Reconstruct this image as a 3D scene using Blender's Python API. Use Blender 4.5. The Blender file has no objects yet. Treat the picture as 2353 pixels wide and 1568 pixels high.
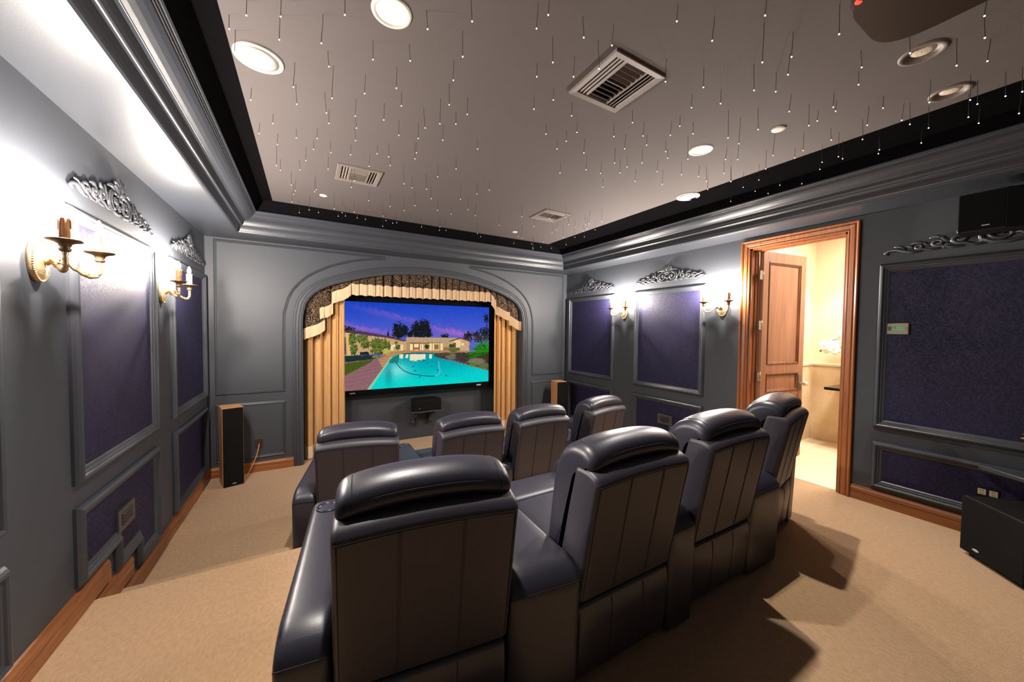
import bpy, bmesh, math, random
import numpy as np
from mathutils import Vector, Matrix
random.seed(7)
E_CAN, E_BATH, EXPO, PICTURE, E_BULB = 250., 88., 0.0, .9, 7400.
C = bpy.context.scene.collection
PI = math.pi
R = math.radians
W, H, S = 5.358, 2.558, -0.32        # room width, soffit height, lower floor
HC = 2.92                            # tray ceiling height
YB = -6.4                            # rear wall

# ------------------------------------------------------------------ materials
def lin(c):
    return tuple((v/12.92 if v <= .04045 else ((v+.055)/1.055)**2.4) for v in [x/255 for x in c])

def mat(name, rgb, rough=.5, metal=0., bump=0., bscale=60., var=0., vscale=8., spec=.5, stretch=None, emit=None, estr=0., sheen=0., coat=0.):
    m = bpy.data.materials.new(name); m.use_nodes = True
    nt = m.node_tree; b = nt.nodes['Principled BSDF']
    c = lin(rgb)
    b.inputs['Base Color'].default_value = (*c, 1)
    b.inputs['Roughness'].default_value = rough
    b.inputs['Metallic'].default_value = metal
    b.inputs['Specular IOR Level'].default_value = spec
    if sheen: b.inputs['Sheen Weight'].default_value = sheen
    if coat: b.inputs['Coat Weight'].default_value = coat
    if emit:
        b.inputs['Emission Color'].default_value = (*lin(emit), 1)
        b.inputs['Emission Strength'].default_value = estr
    if bump or var:
        tc = nt.nodes.new('ShaderNodeTexCoord'); mp = nt.nodes.new('ShaderNodeMapping')
        nt.links.new(tc.outputs['Object'], mp.inputs[0])
        if stretch: mp.inputs['Scale'].default_value = stretch
    if var:
        n = nt.nodes.new('ShaderNodeTexNoise'); n.inputs['Scale'].default_value = vscale; n.inputs['Detail'].default_value = 5
        nt.links.new(mp.outputs[0], n.inputs[0])
        r = nt.nodes.new('ShaderNodeValToRGB')
        r.color_ramp.elements[0].position = .3; r.color_ramp.elements[1].position = .7
        r.color_ramp.elements[0].color = (*[v*(1-var) for v in c], 1)
        r.color_ramp.elements[1].color = (*[min(1, v*(1+var)) for v in c], 1)
        nt.links.new(n.outputs[0], r.inputs[0]); nt.links.new(r.outputs[0], b.inputs['Base Color'])
    if bump:
        n2 = nt.nodes.new('ShaderNodeTexNoise'); n2.inputs['Scale'].default_value = bscale; n2.inputs['Detail'].default_value = 3
        nt.links.new(mp.outputs[0], n2.inputs[0])
        bp = nt.nodes.new('ShaderNodeBump'); bp.inputs['Strength'].default_value = bump; bp.inputs['Distance'].default_value = .01
        nt.links.new(n2.outputs[0], bp.inputs['Height']); nt.links.new(bp.outputs[0], b.inputs['Normal'])
    return m

def emis(name, rgb, strength):
    m = bpy.data.materials.new(name); m.use_nodes = True
    nt = m.node_tree; nt.nodes.clear()
    o = nt.nodes.new('ShaderNodeOutputMaterial'); e = nt.nodes.new('ShaderNodeEmission')
    e.inputs[0].default_value = (*lin(rgb), 1); e.inputs[1].default_value = strength
    nt.links.new(e.outputs[0], o.inputs[0]); return m

def two_tone(name, c1, c2, rough, scale, lo=.45, hi=.55, kind='noise', bump=.0, stretch=(1, 1, 1), detail=4., sheen=0., r2=None, spec=.5):
    """pattern of two colours from a noise / voronoi field"""
    m = bpy.data.materials.new(name); m.use_nodes = True
    nt = m.node_tree; b = nt.nodes['Principled BSDF']; b.inputs['Roughness'].default_value = rough
    b.inputs['Specular IOR Level'].default_value = spec
    if sheen: b.inputs['Sheen Weight'].default_value = sheen
    tc = nt.nodes.new('ShaderNodeTexCoord'); mp = nt.nodes.new('ShaderNodeMapping'); mp.inputs['Scale'].default_value = stretch
    nt.links.new(tc.outputs['Object'], mp.inputs[0])
    if kind == 'vor':
        w = nt.nodes.new('ShaderNodeTexNoise'); w.inputs['Scale'].default_value = scale*.8
        nt.links.new(mp.outputs[0], w.inputs[0])
        mx = nt.nodes.new('ShaderNodeMix'); mx.data_type = 'RGBA'; mx.inputs[0].default_value = .04
        nt.links.new(mp.outputs[0], mx.inputs[6]); nt.links.new(w.outputs['Color'], mx.inputs[7])
        t = nt.nodes.new('ShaderNodeTexVoronoi'); t.feature = 'DISTANCE_TO_EDGE'; t.inputs['Scale'].default_value = scale
        nt.links.new(mx.outputs[2], t.inputs[0]); out = t.outputs[0]
    else:
        t = nt.nodes.new('ShaderNodeTexNoise'); t.inputs['Scale'].default_value = scale; t.inputs['Detail'].default_value = detail
        t.inputs['Distortion'].default_value = 1.2
        nt.links.new(mp.outputs[0], t.inputs[0]); out = t.outputs[0]
    r = nt.nodes.new('ShaderNodeValToRGB')
    r.color_ramp.elements[0].position = lo; r.color_ramp.elements[1].position = hi
    r.color_ramp.elements[0].color = (*lin(c1), 1); r.color_ramp.elements[1].color = (*lin(c2), 1)
    nt.links.new(out, r.inputs[0]); nt.links.new(r.outputs[0], b.inputs['Base Color'])
    if r2 is not None:
        mr = nt.nodes.new('ShaderNodeMapRange'); mr.inputs[1].default_value = lo; mr.inputs[2].default_value = hi
        mr.inputs[3].default_value = rough; mr.inputs[4].default_value = r2
        nt.links.new(out, mr.inputs[0]); nt.links.new(mr.outputs[0], b.inputs['Roughness'])
    if bump:
        bp = nt.nodes.new('ShaderNodeBump'); bp.inputs['Strength'].default_value = bump; bp.inputs['Distance'].default_value = .01
        nt.links.new(out, bp.inputs['Height']); nt.links.new(bp.outputs[0], b.inputs['Normal'])
    return m

def wood(name, c1, c2, axis, rough=.38, scale=4., spec=.5):
    """wood grain running along the given axis"""
    st = {'x': (.5, 8, 8), 'y': (8, .5, 8), 'z': (8, 8, .5)}[axis]
    return two_tone(name, c1, c2, rough, scale, .3, .72, bump=.06, stretch=st, detail=6., spec=spec)

M = {}
M['wall'] = mat('slate_paint', (60, 64, 71), .55, bump=.08, bscale=220, spec=.42)
M['trim'] = mat('slate_gloss_paint', (56, 60, 67), .38, bump=.03, bscale=120, spec=.5)
M['ceil'] = mat('taupe_ceiling_paint', (96, 89, 88), .85, bump=.12, bscale=260)
M['black'] = mat('black_ceiling_paint', (15, 14, 16), 1., spec=.0)
M['carpet'] = mat('tan_carpet', (198, 160, 120), .97, bump=.8, bscale=330, var=.11, vscale=60, spec=.1, sheen=.25, stretch=(1, .55, 1))
M['leather'] = mat('dark_navy_leather', (42, 41, 53), .38, bump=.025, bscale=160, spec=.55)
M['leather2'] = mat('dark_leather_panel', (50, 47, 57), .45, bump=.03, bscale=200, spec=.5)
M['stitch'] = mat('leather_stitching', (24, 22, 29), .7)
M['cup'] = mat('cup_holder_black', (8, 8, 10), .3)
M['cupring'] = mat('cup_holder_ring', (70, 74, 88), .25, metal=.8)
M['fabric'] = two_tone('navy_damask_fabric', (24, 22, 48), (34, 31, 64), .72, 70, .45, .56, bump=.05, detail=2.5, r2=.55, spec=.3)
M['woodx'] = wood('stained_wood_x', (124, 72, 38), (160, 102, 60), 'x')
M['woody'] = wood('stained_wood_y', (124, 72, 38), (160, 102, 60), 'y')
M['woodz'] = wood('stained_wood_z', (120, 68, 34), (156, 94, 52), 'z')
M['doorwood'] = wood('door_wood', (132, 88, 66), (158, 112, 86), 'z', .42, 3.)
M['doordark'] = wood('door_moulding_wood', (74, 38, 18), (124, 74, 44), 'z', .35, 3.)
M['spkwood'] = wood('speaker_veneer', (176, 122, 78), (208, 156, 110), 'z', .45, 3.)
M['grille'] = mat('black_speaker_grille', (16, 15, 15), .9, bump=.5, bscale=500, spec=.2)
M['blackbox'] = mat('black_cabinet', (17, 15, 15), .55, bump=.1, bscale=300, spec=.3)
M['velvet'] = mat('black_velvet_frame', (5, 5, 6), .9, spec=.1)
M['curtain'] = mat('gold_curtain', (204, 160, 104), .8, bump=.15, bscale=300, sheen=.3, spec=.2)
M['fringe'] = mat('cream_fringe', (238, 216, 186), .9, bump=1., bscale=110, stretch=(1, 1, .03), spec=.1)
M['damask'] = None
M['gold'] = mat('antique_brass', (206, 178, 136), .36, metal=.75, bump=.25, bscale=90, var=.25, vscale=40)
M['darkgold'] = mat('aged_bronze_pan', (120, 98, 74), .4, metal=.75, bump=.2, bscale=90)
M['candle'] = mat('amber_candle_sleeve', (214, 150, 98), .5, var=.2, vscale=30)
M['bulb'] = emis('lit_bulb', (255, 242, 229), E_BULB)
M['orn'] = mat('pewter_ornament', (82, 84, 90), .26, metal=.35, spec=.6)
M['white'] = mat('white_trim', (232, 226, 216), .5)
M['spkmesh'] = mat('speaker_mesh', (236, 230, 222), .8)
M['vent'] = mat('vent_taupe', (128, 119, 114), .5)
M['dark'] = mat('dark_void', (10, 9, 9), .9)
M['chrome'] = mat('can_reflector', (236, 232, 228), .3)
M['lens'] = emis('lit_lens', (255, 246, 236), 30.)
M['deadlens'] = mat('unlit_lens', (240, 232, 208), .35, bump=.4, bscale=120)
M['strand'] = mat('dark_fibre', (28, 25, 24), .6)
M['star'] = emis('fibre_tip', (255, 252, 250), 3.)
M['steel'] = mat('satin_steel', (150, 146, 136), .3, metal=.9)
M['knob'] = mat('glass_knob', (214, 204, 184), .08, spec=.8, coat=.5)
M['bwall'] = mat('cream_paint', (228, 208, 178), .7)
M['stone'] = mat('black_granite', (24, 22, 22), .12)
M['petal'] = mat('white_petal', (250, 249, 247), .6)
M['green'] = mat('bud_green', (128, 150, 62), .6)
M['pewter'] = mat('pewter_plate', (92, 92, 92), .4, metal=.5)
M['brownplate'] = mat('brown_plate', (52, 38, 32), .5)
M['almond'] = mat('almond_plate', (206, 192, 158), .5)
M['copper'] = mat('copper_cable', (206, 136, 100), .4, spec=.5)
M['thermo'] = mat('greige_plastic', (146, 138, 116), .5)
M['lcd'] = emis('lcd_green', (140, 190, 140), .5)
M['ink'] = mat('lcd_ink', (20, 34, 22), .7)
M['badge'] = mat('silver_badge', (206, 206, 208), .3, metal=.6)
M['led'] = emis('red_led', (255, 60, 50), 3.)
M['proj'] = mat('projector_shell', (58, 46, 38), .45, spec=.3)
M['leafred'] = mat('red_leaf', (120, 52, 46), .6)
M['leafyel'] = mat('yellow_leaf', (140, 122, 40), .6)
M['pot'] = mat('terracotta_pot', (120, 62, 44), .7)

def damask_mat(name, c1, c2):
    """swirling two-colour brocade: bands of a distorted noise field"""
    m = bpy.data.materials.new(name); m.use_nodes = True
    nt = m.node_tree; b = nt.nodes['Principled BSDF']; b.inputs['Roughness'].default_value = .75; b.inputs['Specular IOR Level'].default_value = .2
    tc = nt.nodes.new('ShaderNodeTexCoord'); t = nt.nodes.new('ShaderNodeTexNoise')
    t.inputs['Scale'].default_value = 8.5; t.inputs['Detail'].default_value = 2.0; t.inputs['Distortion'].default_value = 2.2
    nt.links.new(tc.outputs['Object'], t.inputs[0])
    m1 = nt.nodes.new('ShaderNodeMath'); m1.operation = 'MULTIPLY'; m1.inputs[1].default_value = 9.; nt.links.new(t.outputs[0], m1.inputs[0])
    m2 = nt.nodes.new('ShaderNodeMath'); m2.operation = 'PINGPONG'; m2.inputs[1].default_value = .5; nt.links.new(m1.outputs[0], m2.inputs[0])
    r = nt.nodes.new('ShaderNodeValToRGB'); r.color_ramp.elements[0].position = .37; r.color_ramp.elements[1].position = .41
    r.color_ramp.elements[0].color = (*lin(c1), 1); r.color_ramp.elements[1].color = (*lin(c2), 1)
    nt.links.new(m2.outputs[0], r.inputs[0]); nt.links.new(r.outputs[0], b.inputs['Base Color']); return m
M['damask'] = damask_mat('damask_valance', (18, 14, 18), (150, 120, 88))

def tile_mat(name, c1, c2, mortar, w, h, ax):
    m = bpy.data.materials.new(name); m.use_nodes = True
    nt = m.node_tree; b = nt.nodes['Principled BSDF']; b.inputs['Roughness'].default_value = .4
    tc = nt.nodes.new('ShaderNodeTexCoord'); sep = nt.nodes.new('ShaderNodeSeparateXYZ'); cb = nt.nodes.new('ShaderNodeCombineXYZ')
    nt.links.new(tc.outputs['Object'], sep.inputs[0])
    nt.links.new(sep.outputs[ax[0]], cb.inputs[0]); nt.links.new(sep.outputs[ax[1]], cb.inputs[1])
    br = nt.nodes.new('ShaderNodeTexBrick'); br.inputs['Scale'].default_value = 1
    br.inputs['Brick Width'].default_value = w; br.inputs['Row Height'].default_value = h
    br.inputs['Mortar Size'].default_value = .003
    br.inputs['Color1'].default_value = (*lin(c1), 1); br.inputs['Color2'].default_value = (*lin(c2), 1); br.inputs['Mortar'].default_value = (*lin(mortar), 1)
    nt.links.new(cb.outputs[0], br.inputs['Vector']); nt.links.new(br.outputs[0], b.inputs['Base Color']); return m
M['tiley'] = tile_mat('travertine_wainscot', (224, 200, 164), (230, 208, 174), (220, 196, 160), .15, .075, (1, 2))
M['tilex'] = tile_mat('travertine_wainscot_side', (224, 200, 164), (230, 208, 174), (220, 196, 160), .15, .075, (0, 2))
M['tilefloor'] = tile_mat('travertine_floor', (226, 208, 180), (234, 218, 192), (208, 188, 158), .45, .45, (0, 1))

# ------------------------------------------------------------------ mesh helpers
class MB:
    """collects shapes into ONE mesh object"""
    def __init__(self): self.v = []; self.f = []; self.s = []; self.m = []
    def add(self, verts, faces, smooth=False, mi=0):
        o = len(self.v); self.v += [tuple(p) for p in verts]
        for f in faces: self.f.append([i+o for i in f]); self.s.append(smooth); self.m.append(mi)
        return self
    def box(self, x0, x1, y0, y1, z0, z1, mi=0):
        v = [(x, y, z) for x in (x0, x1) for y in (y0, y1) for z in (z0, z1)]
        return self.add(v, [(0, 1, 3, 2), (4, 6, 7, 5), (0, 4, 5, 1), (2, 3, 7, 6), (0, 2, 6, 4), (1, 5, 7, 3)], False, mi)
    def bbox(self, x0, x1, y0, y1, z0, z1, b=.004, mi=0):
        """box with chamfered edges"""
        bm = bmesh.new()
        vs = [bm.verts.new((x, y, z)) for x in (x0, x1) for y in (y0, y1) for z in (z0, z1)]
        for f in [(0, 1, 3, 2), (4, 6, 7, 5), (0, 4, 5, 1), (2, 3, 7, 6), (0, 2, 6, 4), (1, 5, 7, 3)]: bm.faces.new([vs[i] for i in f])
        bmesh.ops.bevel(bm, geom=bm.edges[:], offset=b, segments=2, affect='EDGES', profile=.5)
        bm.verts.index_update(); self.add([v.co[:] for v in bm.verts], [[v.index for v in f.verts] for f in bm.faces], False, mi); bm.free(); return self
    def tube(self, pts, rad, n=8, flat=1., mi=0, up=None, cap=True):
        """swept tube with a radius per point"""
        P = [Vector(p) for p in pts]
        if not hasattr(rad, '__len__'): rad = [rad]*len(P)
        vs = []; fs = []; ref = None
        for i, p in enumerate(P):
            t = (P[min(i+1, len(P)-1)]-P[max(i-1, 0)]).normalized()
            if ref is None:
                ref = Vector(up) if up else (Vector((0, 0, 1)) if abs(t.z) < .9 else Vector((1, 0, 0)))
            a = (ref-t*ref.dot(t)).normalized(); ref = a; b = t.cross(a)
            for k in range(n):
                an = 2*PI*k/n; vs.append(p+a*math.cos(an)*rad[i]*flat+b*math.sin(an)*rad[i])
        for i in range(len(P)-1):
            for k in range(n): fs.append((i*n+k, i*n+(k+1) % n, (i+1)*n+(k+1) % n, (i+1)*n+k))
        self.add(vs, fs, True, mi)
        if cap: self.add(vs[:n], [list(range(n-1, -1, -1))], False, mi); self.add(vs[-n:], [list(range(n))], False, mi)
        return self
    def lathe(self, prof, n=24, o=(0, 0, 0), sx=1., sy=1., mat4=None, mi=0, smooth=True, caps=True):
        """prof: (r, z) list turned round z"""
        vs = []; fs = []
        for r, z in prof:
            for k in range(n):
                a = 2*PI*k/n; p = Vector((r*math.cos(a)*sx, r*math.sin(a)*sy, z))
                if mat4: p = mat4 @ p
                vs.append((p.x+o[0], p.y+o[1], p.z+o[2]))
        for i in range(len(prof)-1):
            for k in range(n): fs.append((i*n+k, i*n+(k+1) % n, (i+1)*n+(k+1) % n, (i+1)*n+k))
        if caps and prof[0][0] > 1e-5: fs.append(list(range(n-1, -1, -1)))
        if caps and prof[-1][0] > 1e-5: fs.append([(len(prof)-1)*n+k for k in range(n)])
        return self.add(vs, fs, smooth, mi)
    def ball(self, o, r, n=10, s=(1, 1, 1), mi=0):
        prof = [(max(1e-6, math.sin(PI*i/(n-1)))*1., -math.cos(PI*i/(n-1))) for i in range(n)]
        return self.lathe(prof, n+2, o, mat4=Matrix.Diagonal((r*s[0], r*s[1], r*s[2])), mi=mi)
    def xform(self, m4, start=0):
        for i in range(start, len(self.v)): self.v[i] = tuple(m4 @ Vector(self.v[i]))
        return self
    def build(self, name, m, parent=None, loc=None, rot=None):
        me = bpy.data.meshes.new(name); me.from_pydata(self.v, [], self.f)
        for k in (m if isinstance(m, (list, tuple)) else [m]): me.materials.append(k)
        me.polygons.foreach_set('use_smooth', self.s); me.polygons.foreach_set('material_index', self.m)
        bm = bmesh.new(); bm.from_mesh(me); bmesh.ops.remove_doubles(bm, verts=bm.verts, dist=1e-6)
        bmesh.ops.recalc_face_normals(bm, faces=bm.faces); bm.to_mesh(me); bm.free(); me.update()
        o = bpy.data.objects.new(name, me); C.objects.link(o)
        if parent: o.parent = parent
        if loc: o.location = loc
        if rot is not None: o.rotation_euler = (0, 0, rot)
        return o

def tag(o, label, cat, group=None):
    o['label'] = label; o['category'] = cat
    if group: o['group'] = group
    return o
def struct(o): o['kind'] = 'structure'; return o
def thing(name, label, cat, loc=(0, 0, 0), rz=0., group=None):
    o = bpy.data.objects.new(name, None); C.objects.link(o); o.empty_display_size = .1
    o.location = loc; o.rotation_euler = (0, 0, rz); return tag(o, label, cat, group)
def dup(root, loc, rz, label, group=None, scale=None):
    r = root.copy(); C.objects.link(r); r.location = loc; r.rotation_euler = (0, 0, rz); r['label'] = label
    if group: r['group'] = group
    if scale: r.scale = (scale,)*3
    for ch in list(root.children):
        c = ch.copy(); C.objects.link(c); c.parent = r
        for g in ch.children:
            d = g.copy(); C.objects.link(d); d.parent = c
    return r

def mitre(path, closed):
    n = len(path); out = []
    for i in range(n):
        p = Vector(path[i])
        a = Vector(path[i-1]) if (closed or i > 0) else None
        b = Vector(path[(i+1) % n]) if (closed or i < n-1) else None
        d1 = (p-a).normalized() if a is not None else None; d2 = (b-p).normalized() if b is not None else None
        if d1 is None: d1 = d2
        if d2 is None: d2 = d1
        n1 = Vector((-d1.y, d1.x)); n2 = Vector((-d2.y, d2.x)); m = n1+n2
        m = m/max(.15, m.length_squared)*2 if m.length > 1e-6 else n1
        out.append(m)
    return out
def mould(mb, path, prof, to3, closed=True, smooth=False, mi=0):
    """sweep a moulding section along a 2-D path; section = (distance to the left of the path, height off the plane)"""
    off = mitre(path, closed); n = len(path); k = len(prof); vs = []; fs = []
    for p, o in zip(path, off):
        for d, h in prof: vs.append(to3(p[0]+o.x*d, p[1]+o.y*d, h))
    for i in range(n if closed else n-1):
        j = (i+1) % n
        for q in range(k-1): fs.append((i*k+q, j*k+q, j*k+q+1, i*k+q+1))
    mb.add(vs, fs, smooth, mi)
    if not closed:
        mb.add(vs[:k], [list(range(k))], False, mi); mb.add(vs[-k:], [list(range(k-1, -1, -1))], False, mi)
    return mb
def ngon(mb, loops, to3, flip=False, mi=0):
    """flat face with holes"""
    bm = bmesh.new(); es = []
    for lp in loops:
        vs = [bm.verts.new((p[0], p[1], 0)) for p in lp]
        for i in range(len(vs)): es.append(bm.edges.new((vs[i], vs[(i+1) % len(vs)])))
    bmesh.ops.triangle_fill(bm, use_beauty=True, use_dissolve=False, edges=es)
    bm.verts.index_update()
    mb.add([to3(v.co.x, v.co.y, 0) for v in bm.verts], [[v.index for v in f.verts] for f in bm.faces], False, mi); bm.free(); return mb
def rect(a0, a1, b0, b1): return [(a0, b0), (a1, b0), (a1, b1), (a0, b1)]
def circle(cx, cy, r, n=32): return [(cx+r*math.cos(2*PI*k/n), cy+r*math.sin(2*PI*k/n)) for k in range(n)]

# ------------------------------------------------------------------ room shell
toL = lambda a, b, h: (h, a, b)
toR = lambda a, b, h: (W-h, a, b)
toF = lambda a, b, h: (a, -h, b)
toC = lambda a, b, h: (a, b, HC-h)

def slab(name, m, loops, to3, th):
    mb = MB(); ngon(mb, loops, to3); ngon(mb, loops, lambda a, b, h: to3(a, b, h-th))
    for lp in loops:
        n = len(lp); vs = []; fs = []
        for p in lp: vs += [to3(p[0], p[1], 0), to3(p[0], p[1], -th)]
        for i in range(n):
            j = (i+1) % n; fs.append((2*i, 2*j, 2*j+1, 2*i+1))
        mb.add(vs, fs)
    return struct(mb.build(name, m))

# floor: rear platform, aisle steps, lower floor, one continuous carpet
STEP, TREAD = -2.634, -2.29
def carpet():
    mb = MB(); aw = .93
    r = .02
    def strip(x0, x1, prof):
        vs = []; fs = []
        for y, z in prof: vs += [(x0, y, z), (x1, y, z)]
        for i in range(len(prof)-1): fs.append((2*i, 2*i+1, 2*i+3, 2*i+2))
        mb.add(vs, fs)
    def nose(y, z0, z1):
        a = [(y-r+r*math.sin(t), z0-r+r*math.cos(t)) for t in [0, .4, .8, 1.2, PI/2]]
        return a+[(y, z0-.035), (y-.012, z0-.05), (y-.012, z1)]
    aisle = [(YB, 0)]+nose(STEP, 0, -.16)+nose(TREAD, -.16, S)+[(.46, S)]
    mid = [(YB, 0)]+nose(STEP, 0, S)+[(.46, S)]
    strip(0, aw, aisle); strip(W-aw, W, aisle); strip(aw, W-aw, mid)
    for x in (aw, W-aw): mb.box(x-.001, x+.001, STEP-.02, TREAD-.012, S, -.165)
    strip(W, W+.04, [(-4.098, 0), (-3.269, 0)])
    return struct(mb.build('floor', M['carpet']))
carpet()

slab('wall_left', M['wall'], [rect(YB, 0, S, H+.5)], toL, .1)
slab('wall_right', M['wall'], [[(YB, 0), (-4.098, 0), (-4.098, 2.432), (-3.269, 2.432), (-3.269, 0), (STEP, 0), (STEP, S), (0, S), (0, H+.5), (YB, H+.5)]], toR, .13)
slab('wall_back', M['wall'], [rect(0, W, 0, H+.5)], lambda a, b, h: (a, YB+h, b), .1)

# front wall with the arched stage opening
CXR = W/2
def arch_pts(off, zb, n=14):
    """arch outline: half measured then mirrored; off = distance outwards from the opening edge"""
    half = [(.982, 1.50), (.990, 1.66), (1.02, 1.81), (1.06, 1.88), (1.124, 1.96), (1.20, 2.013), (1.289, 2.061), (1.40, 2.107), (1.536, 2.152), (1.69, 2.20), (1.864, 2.243), (2.02, 2.274), (2.187, 2.297), (2.43, 2.318), (2.679, 2.325)]
    full = [(.982, zb)]+half+[(W-x, z) for x, z in reversed(half[:-1])]+[(W-.982, zb)]
    if off:
        m = mitre(full, False); full = [(p[0]+q.x*off, p[1]+q.y*off) for p, q in zip(full, m)]
    return full
opening = arch_pts(0, S)
slab('wall_front', M['wall'], [[(0, S), *opening, (W, S), (W, H+.5), (0, H+.5)]], toF, .05)
mb = MB()                                  # the stage niche
n = len(opening); vs = []; fs = []
for p in opening: vs += [(p[0], .05, p[1]), (p[0], .47, p[1])]
for i in range(n-1): fs.append((2*i, 2*i+1, 2*i+3, 2*i+2))
mb.add(vs, fs); ngon(mb, [opening], lambda a, b, h: (a, .47, b)); struct(mb.build('wall_niche', M['wall']))

# stepped casing of the arch
mb = MB()
prof = [(.108, 0), (.108, .012), (.098, .022), (.088, .024), (.084, .016), (.076, .016), (.070, .026), (.052, .030), (.048, .020), (.040, .020), (.034, .030), (.018, .030), (.012, .018), (0, .016), (-.004, .0)]
mould(mb, arch_pts(0, S), prof, toF, closed=False); struct(mb.build('trim_1', M['wall']))

THIN = [(0, 0), (.003, .009), (.011, .014), (.018, .008), (.025, .011), (.031, .006), (.032, 0)]
def front_panel(mirror):
    mx = (lambda x: W-x) if mirror else (lambda x: x)
    edge = [(.79, .672), (.79, 1.45), (.795, 1.683), (.847, 1.884), (.90, 1.99), (.976, 2.085), (1.06, 2.165), (1.163, 2.233), (1.30, 2.308), (1.456, 2.37), (1.58, 2.41), (1.715, 2.443), (1.86, 2.47), (2.02, 2.491)]
    path = [(.08, .672)]+edge+[(2.02, 2.54), (.08, 2.54)]
    path = [(mx(x), z) for x, z in path]
    low = [(mx(x), z) for x, z in rect(.08, .79, -.148, .562)]
    if mirror: path.reverse(); low.reverse()
    return path, low
k = 2
for mir in (False, True):
    for pth in front_panel(mir):
        mb = MB(); mould(mb, pth, THIN, toF); struct(mb.build(f'trim_{k}', M['trim'])); k += 1

# ceiling: soffit, crown, black cove, taupe field with real holes
room = [(0, YB), (W, YB), (W, 0), (0, 0)]
toX = lambda a, b, h: (a, b, h)
mb = MB(); mould(mb, room, [(0, H), (.350, H), (.364, H+.004), (.372, H+.013), (.375, H+.022)], toX)
struct(mb.build('ceiling_soffit', M['trim']))
mb = MB()
crown = [(.375, H+.022), (.367, H+.028), (.369, H+.036), (.377, H+.052), (.390, H+.070), (.402, H+.080), (.408, H+.080), (.414, H+.084), (.416, H+.090), (.411, H+.094), (.413, H+.098), (.418, H+.112), (.428, H+.128), (.444, H+.140), (.447, H+.140),
         (.450, H+.143), (.468, H+.147), (.490, H+.156), (.510, H+.170), (.526, H+.186), (.526, H+.193), (.533, H+.195), (.533, H+.203), (.540, H+.205), (.541, H+.213), (.549, H+.215), (.556, H+.222), (.553, H+.230), (.540, H+.231)]
mould(mb, room, crown, toX, smooth=False); struct(mb.build('trim_crown', M['trim']))
mb = MB(); zc = H+.228
EDGE_L, EDGE_R, EDGE_F, EDGE_B = .708, .86, .575, .75      # black painted cove runs up to these lines
lev = 10; vs = []
for i in range(lev+1):
    t = PI/2*i/lev; f = 1-math.cos(t); z = zc+(HC-zc)*math.sin(t)
    l, r, fr, bk = [.536+(e-.536)*f for e in (EDGE_L, EDGE_R, EDGE_F, EDGE_B)]
    vs += [(l, YB+bk, z), (W-r, YB+bk, z), (W-r, -fr, z), (l, -fr, z)]
fs = [(i*4+k, i*4+(k+1) % 4, (i+1)*4+(k+1) % 4, (i+1)*4+k) for i in range(lev) for k in range(4)]
mb.add(vs, fs); struct(mb.build('ceiling_cove', M['black']))
cf = rect(EDGE_L, W-EDGE_R, YB+EDGE_B, -EDGE_F)
CANS = [(1.377, -3.721, 1), (3.714, -3.70, 1), (3.744, -4.851, 0), (4.318, -4.847, 0)]
VENTS = [(2.585, -3.90, .19), (1.46, -1.80, .185), (3.665, -1.785, .185)]
holes = [circle(x, y, .066) for x, y, _ in CANS]+[rect(x-s+.03, x+s-.03, y-s+.03, y+s-.03) for x, y, s in VENTS]
mb = MB(); ngon(mb, [cf]+holes, toC); struct(mb.build('ceiling', M['ceil']))

# baseboards
BASE = [(0, 0), (0, .022), (.062, .022), (.064, .018), (.070, .018), (.072, .021), (.10, .020), (.112, .013), (.122, .010), (.126, 0)]
def base(name, m, p0, p1, to3):          # p0 -> p1 along the wall foot, section rises to the left
    mb = MB(); mould(mb, [p0, p1], BASE, to3, closed=False); return struct(mb.build(name, m))
base('baseboard_front', M['woodx'], (.0, S), (.872, S), toF)
base('baseboard_front_right', M['woodx'], (W-.872, S), (W, S), toF)
for nm, to3, sg in (('left', toL, 1), ('right', toR, 1)):
    base(f'baseboard_{nm}_lower', M['woody'], (-2.30, S), (-.0, S), to3)
    base(f'baseboard_{nm}_step', M['woody'], (-2.64, -.16), (-2.14, -.16), to3)
    if nm == 'left': base('baseboard_left', M['woody'], (YB, 0), (-2.455, 0), to3)
    else:
        base('baseboard_right', M['woody'], (YB, 0), (-4.183, 0), to3)
        base('baseboard_right_door', M['woody'], (-3.184, 0), (-2.455, 0), to3)

# ------------------------------------------------------------------ fabric wall panels
PAN = [(0, 0), (.0, .014), (.008, .026), (.017, .036), (.028, .039), (.036, .034), (.040, .026), (.048, .024), (.054, .017), (.064, .014), (.072, .008), (.074, .004)]
def panel(label, to3, path, name='fabric_panel'):
    xs = [p[0] for p in path]; zs = [p[1] for p in path]
    o = to3((min(xs)+max(xs))/2, min(zs), 0)
    t = thing(name, label, 'wall panel', o, 0, 'fabric wall panels')
    rel = lambda a, b, h: tuple(np.subtract(to3(a, b, h), o))
    mb = MB(); mould(mb, path, PAN, rel); mb.build('frame', M['trim'], t)
    m = mitre(path, True); inner = [(p[0]+q.x*.07, p[1]+q.y*.07) for p, q in zip(path, m)]
    mb = MB(); ngon(mb, [inner], lambda a, b, h: rel(a, b, .006)); mb.build('fabric', M['fabric'], t)
    return t
UP, LO = (.68, 2.10), (.15, .562)
def stepped(y0, y1): return [(y0, .15), (y0+.41, .15), (y0+.41, -.01), (y0+.72, -.01), (y0+.72, -.168), (y1, -.168), (y1, .562), (y0, .562)]
panel('tall purple damask panel under the nearer carved crest on the left wall', toL, rect(-2.78, -1.65, *UP))
panel('low stepped purple panel with a louvred step light on the left wall', toL, stepped(-2.78, -1.65))
panel('tall purple damask panel beside the front corner of the left wall', toL, rect(-1.26, -.10, *UP))
panel('low purple panel behind the left floor speaker on the left wall', toL, rect(-1.26, -.10, -.168, .562))
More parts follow.
